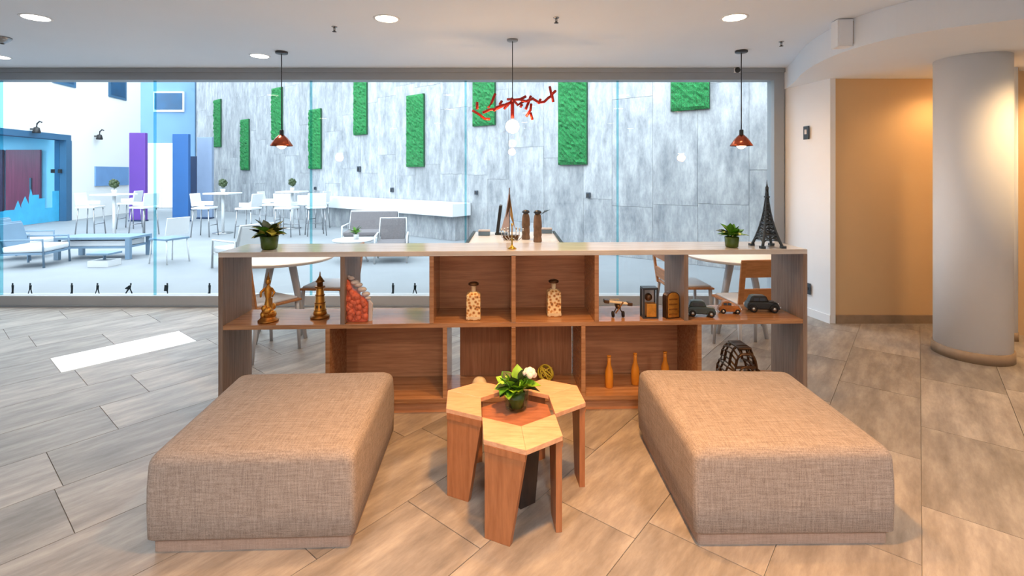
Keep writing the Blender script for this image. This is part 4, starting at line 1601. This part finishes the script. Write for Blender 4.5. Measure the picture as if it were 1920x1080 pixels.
def bar_table(loc, label, plant=None):
    t = thing('bar_table', label, 'table', loc, 0, 'white courtyard bar tables')
    MB().box((0, 0, 1.03), (.66, .66, .04)).build('table_top', 'outdoor_white', t, bevel=.01)
    MB().tube([(0, 0, .02), (0, 0, 1.02)], .035, 12).build('post', 'outdoor_white', t)
    MB().lathe([(.24, 0), (.24, .015), (.05, .03)], n=24).build('foot', 'steel', t)
    if plant:
        p = thing('topiary', plant, 'plant', (loc[0], loc[1], 1.05))
        MB().lathe([(.045, 0), (.06, .10), (.05, .10)], n=14).build('pot', 'outdoor_white', p)
        MB().tube([(0, 0, .09), (0, 0, .18)], .008, 6).build('stem', 'leaf_dark', p)
        mb2 = MB()
        r3 = random.Random(int(loc[1] * 10))
        for i in range(16):
            a = i * 2.4
            z_ = -1 + 2 * (i + .5) / 16
            q = math.sqrt(1 - z_ * z_)
            mb2.sphere((.07 * q * cos(a), .07 * q * sin(a), .25 + .08 * z_), .045, 7, 5)
        mb2.build('foliage', 'leaf_dark', p)
    return t


def fpt(px, py):
    x_, y_ = fl(px, py)
    return (x_, y_, 0)


bar_table(fpt(214, 444), 'white bar table below the blue sign panel', 'dark topiary ball on the bar table below the blue sign panel')
bc = bar_chair(fpt(170, 440), R(-80), 'white bar chair on the sign side of the bar table below the blue sign')
dup_thing(bc, fpt(270, 441), R(80), 'white bar chair in front of the purple panel')
dup_thing(bc, fpt(243, 428), R(100), 'white bar chair half hidden behind another, by the purple panel')
bar_table(fpt(418, 437), 'white bar table in front of the pale divider panel', 'dark topiary on the bar table in front of the pale panel')
dup_thing(bc, fpt(384, 443), R(-85), 'white bar chair in front of the pale divider panel')
dup_thing(bc, fpt(466, 445), R(85), 'white bar chair between the bar table and the concrete wall')
bar_table(fpt(548, 428), 'white bar table at the far end of the long counter', 'dark topiary on the bar table at the far end of the counter')
for px, py, rz, lb in ((506, 432, -85, 'white bar chair farthest from the counter at the end bar table'), (598, 429, 85, 'white bar chair next to the counter end'),
                       (538, 443, -5, 'white bar chair with its back to the lobby at the end bar table'), (592, 441, 30, 'white bar chair turned toward the counter end')):
    dup_thing(bc, fpt(px, py), R(rz), lb)


def lounge(loc, rz, label, wide=.66, pad='outdoor_grey', group='outdoor lounge chairs', frame='outdoor_white', back=None):
    t = thing('lounge_chair', label, 'armchair', loc, rz, group)
    MB().box((0, .02, .30), (wide, .62, .10)).build('seat_cushion', pad, t, bevel=.03)
    MB().box((0, -.33, .52), (wide - .06, .07, .40), rx=R(16)).build('back_cushion', back or pad, t, bevel=.02)
    MB().box((0, .0, .23), (wide + .02, .68, .035)).build('frame', frame, t)
    bz = .72
    MB().tube([(-wide / 2, -.27, .25), (-wide / 2 + .02, -.40, bz), (wide / 2 - .02, -.40, bz), (wide / 2, -.27, .25)], .018, 8).build('back_frame', frame, t)
    for s in (-1, 1):
        MB().tube([(s * (wide / 2 + .02), -.3, 0), (s * (wide / 2 + .02), -.32, .46), (s * (wide / 2 + .02), .3, .46), (s * (wide / 2 + .02), .32, 0)], .018, 8).build('arm_frame', frame, t)
    return t


lounge(fpt(697, 462), R(186), 'wide grey outdoor sofa with white frame in front of the counter', 1.05)
lounge(fpt(735, 488), R(190), 'grey outdoor armchair with white frame by the small plant table', .5)
t = thing('coffee_table', 'low white coffee table with a small plant in the courtyard', 'table', fpt(662, 490))
MB().lathe([(.34, .36), (.35, .37), (.35, .385), (.34, .39)], n=32).build('table_top', 'outdoor_white', t)
for k in range(3):
    a = k * 2.094
    MB().tube([(.1 * cos(a), .1 * sin(a), .36), (.26 * cos(a), .26 * sin(a), 0)], .014, 8).build('leg', 'outdoor_white', t)
p3 = thing('potted_plant', 'tiny green plant on the low white coffee table', 'plant', fpt(668, 490)[:2] + (.39,))
MB().lathe([(.04, 0), (.05, .09), (.04, .09)], n=14).build('pot', 'outdoor_white', p3)
leaves(p3, (0, 0, .10), 18, .12, .07, ['leaf', 'leaf_dark'], (15, 80), 31, .01)

l1 = lounge(fpt(66, 497), R(-78), 'white lounge chair with slate frame by the glazed entrance, the nearer to the glass', .6, 'outdoor_white', frame='outdoor_slate', back='outdoor_slate')
l2 = lounge(fpt(42, 484), R(-78), 'white lounge chair with slate frame by the glazed entrance, the farther from the glass', .6, 'outdoor_white', frame='outdoor_slate', back='outdoor_slate')
l3 = lounge(fpt(455, 500), R(60), 'white lounge chair behind the potted plant on the shelf top', .6, 'outdoor_white')
t = thing('low_bench_table', 'slate blue two tier low table between lounge chairs', 'table', fpt(196, 482), R(3))
wB = 132 / F * 9.2
MB().span((-wB / 2, -.3, .36), (wB / 2, .3, .40)).build('table_top', 'outdoor_slate', t)
MB().span((-wB / 2 + .05, -.28, .20), (wB / 2 - .06, .28, .235)).build('lower_shelf', 'outdoor_slate', t)
for s in (-1, 1):
    for y in (-.27, .27):
        MB().span((s * (wB / 2 - .04) - .04, y - .03, 0), (s * (wB / 2 - .04) + .04, y + .03, .36)).build('leg', 'outdoor_slate', t)
MB().span((-wB / 2 + .1, -.24, .24), (wB / 2 - .1, .24, .33)).build('cushion', 'outdoor_white', t)
t = thing('low_stool', 'small white stool with a slate lid in front of the low slate table', 'stool', fpt(196, 498))
MB().box((0, 0, .21), (.36, .3, .03)).build('lid', 'outdoor_slate', t)
MB().tube([(0, 0, .10), (0, 0, .2)], .02, 8).build('post', 'outdoor_slate', t)
MB().box((0, 0, .05), (.34, .28, .1)).build('base', 'outdoor_white', t)
t = thing('garden_chair', 'thin white garden chair next to the teal glass joint', 'chair', fpt(318, 492), R(70))
MB().box((0, 0, .42), (.42, .42, .03)).build('seat', 'outdoor_slate', t)
MB().box((0, -.2, .64), (.40, .02, .30), rx=R(10)).build('backrest', 'outdoor_white', t)
for s in (-1, 1):
    for y in (-.18, .18):
        MB().tube([(s * .18, y, .42), (s * .2, y * 1.2, 0)], .012, 8).build('leg', 'outdoor_white', t)
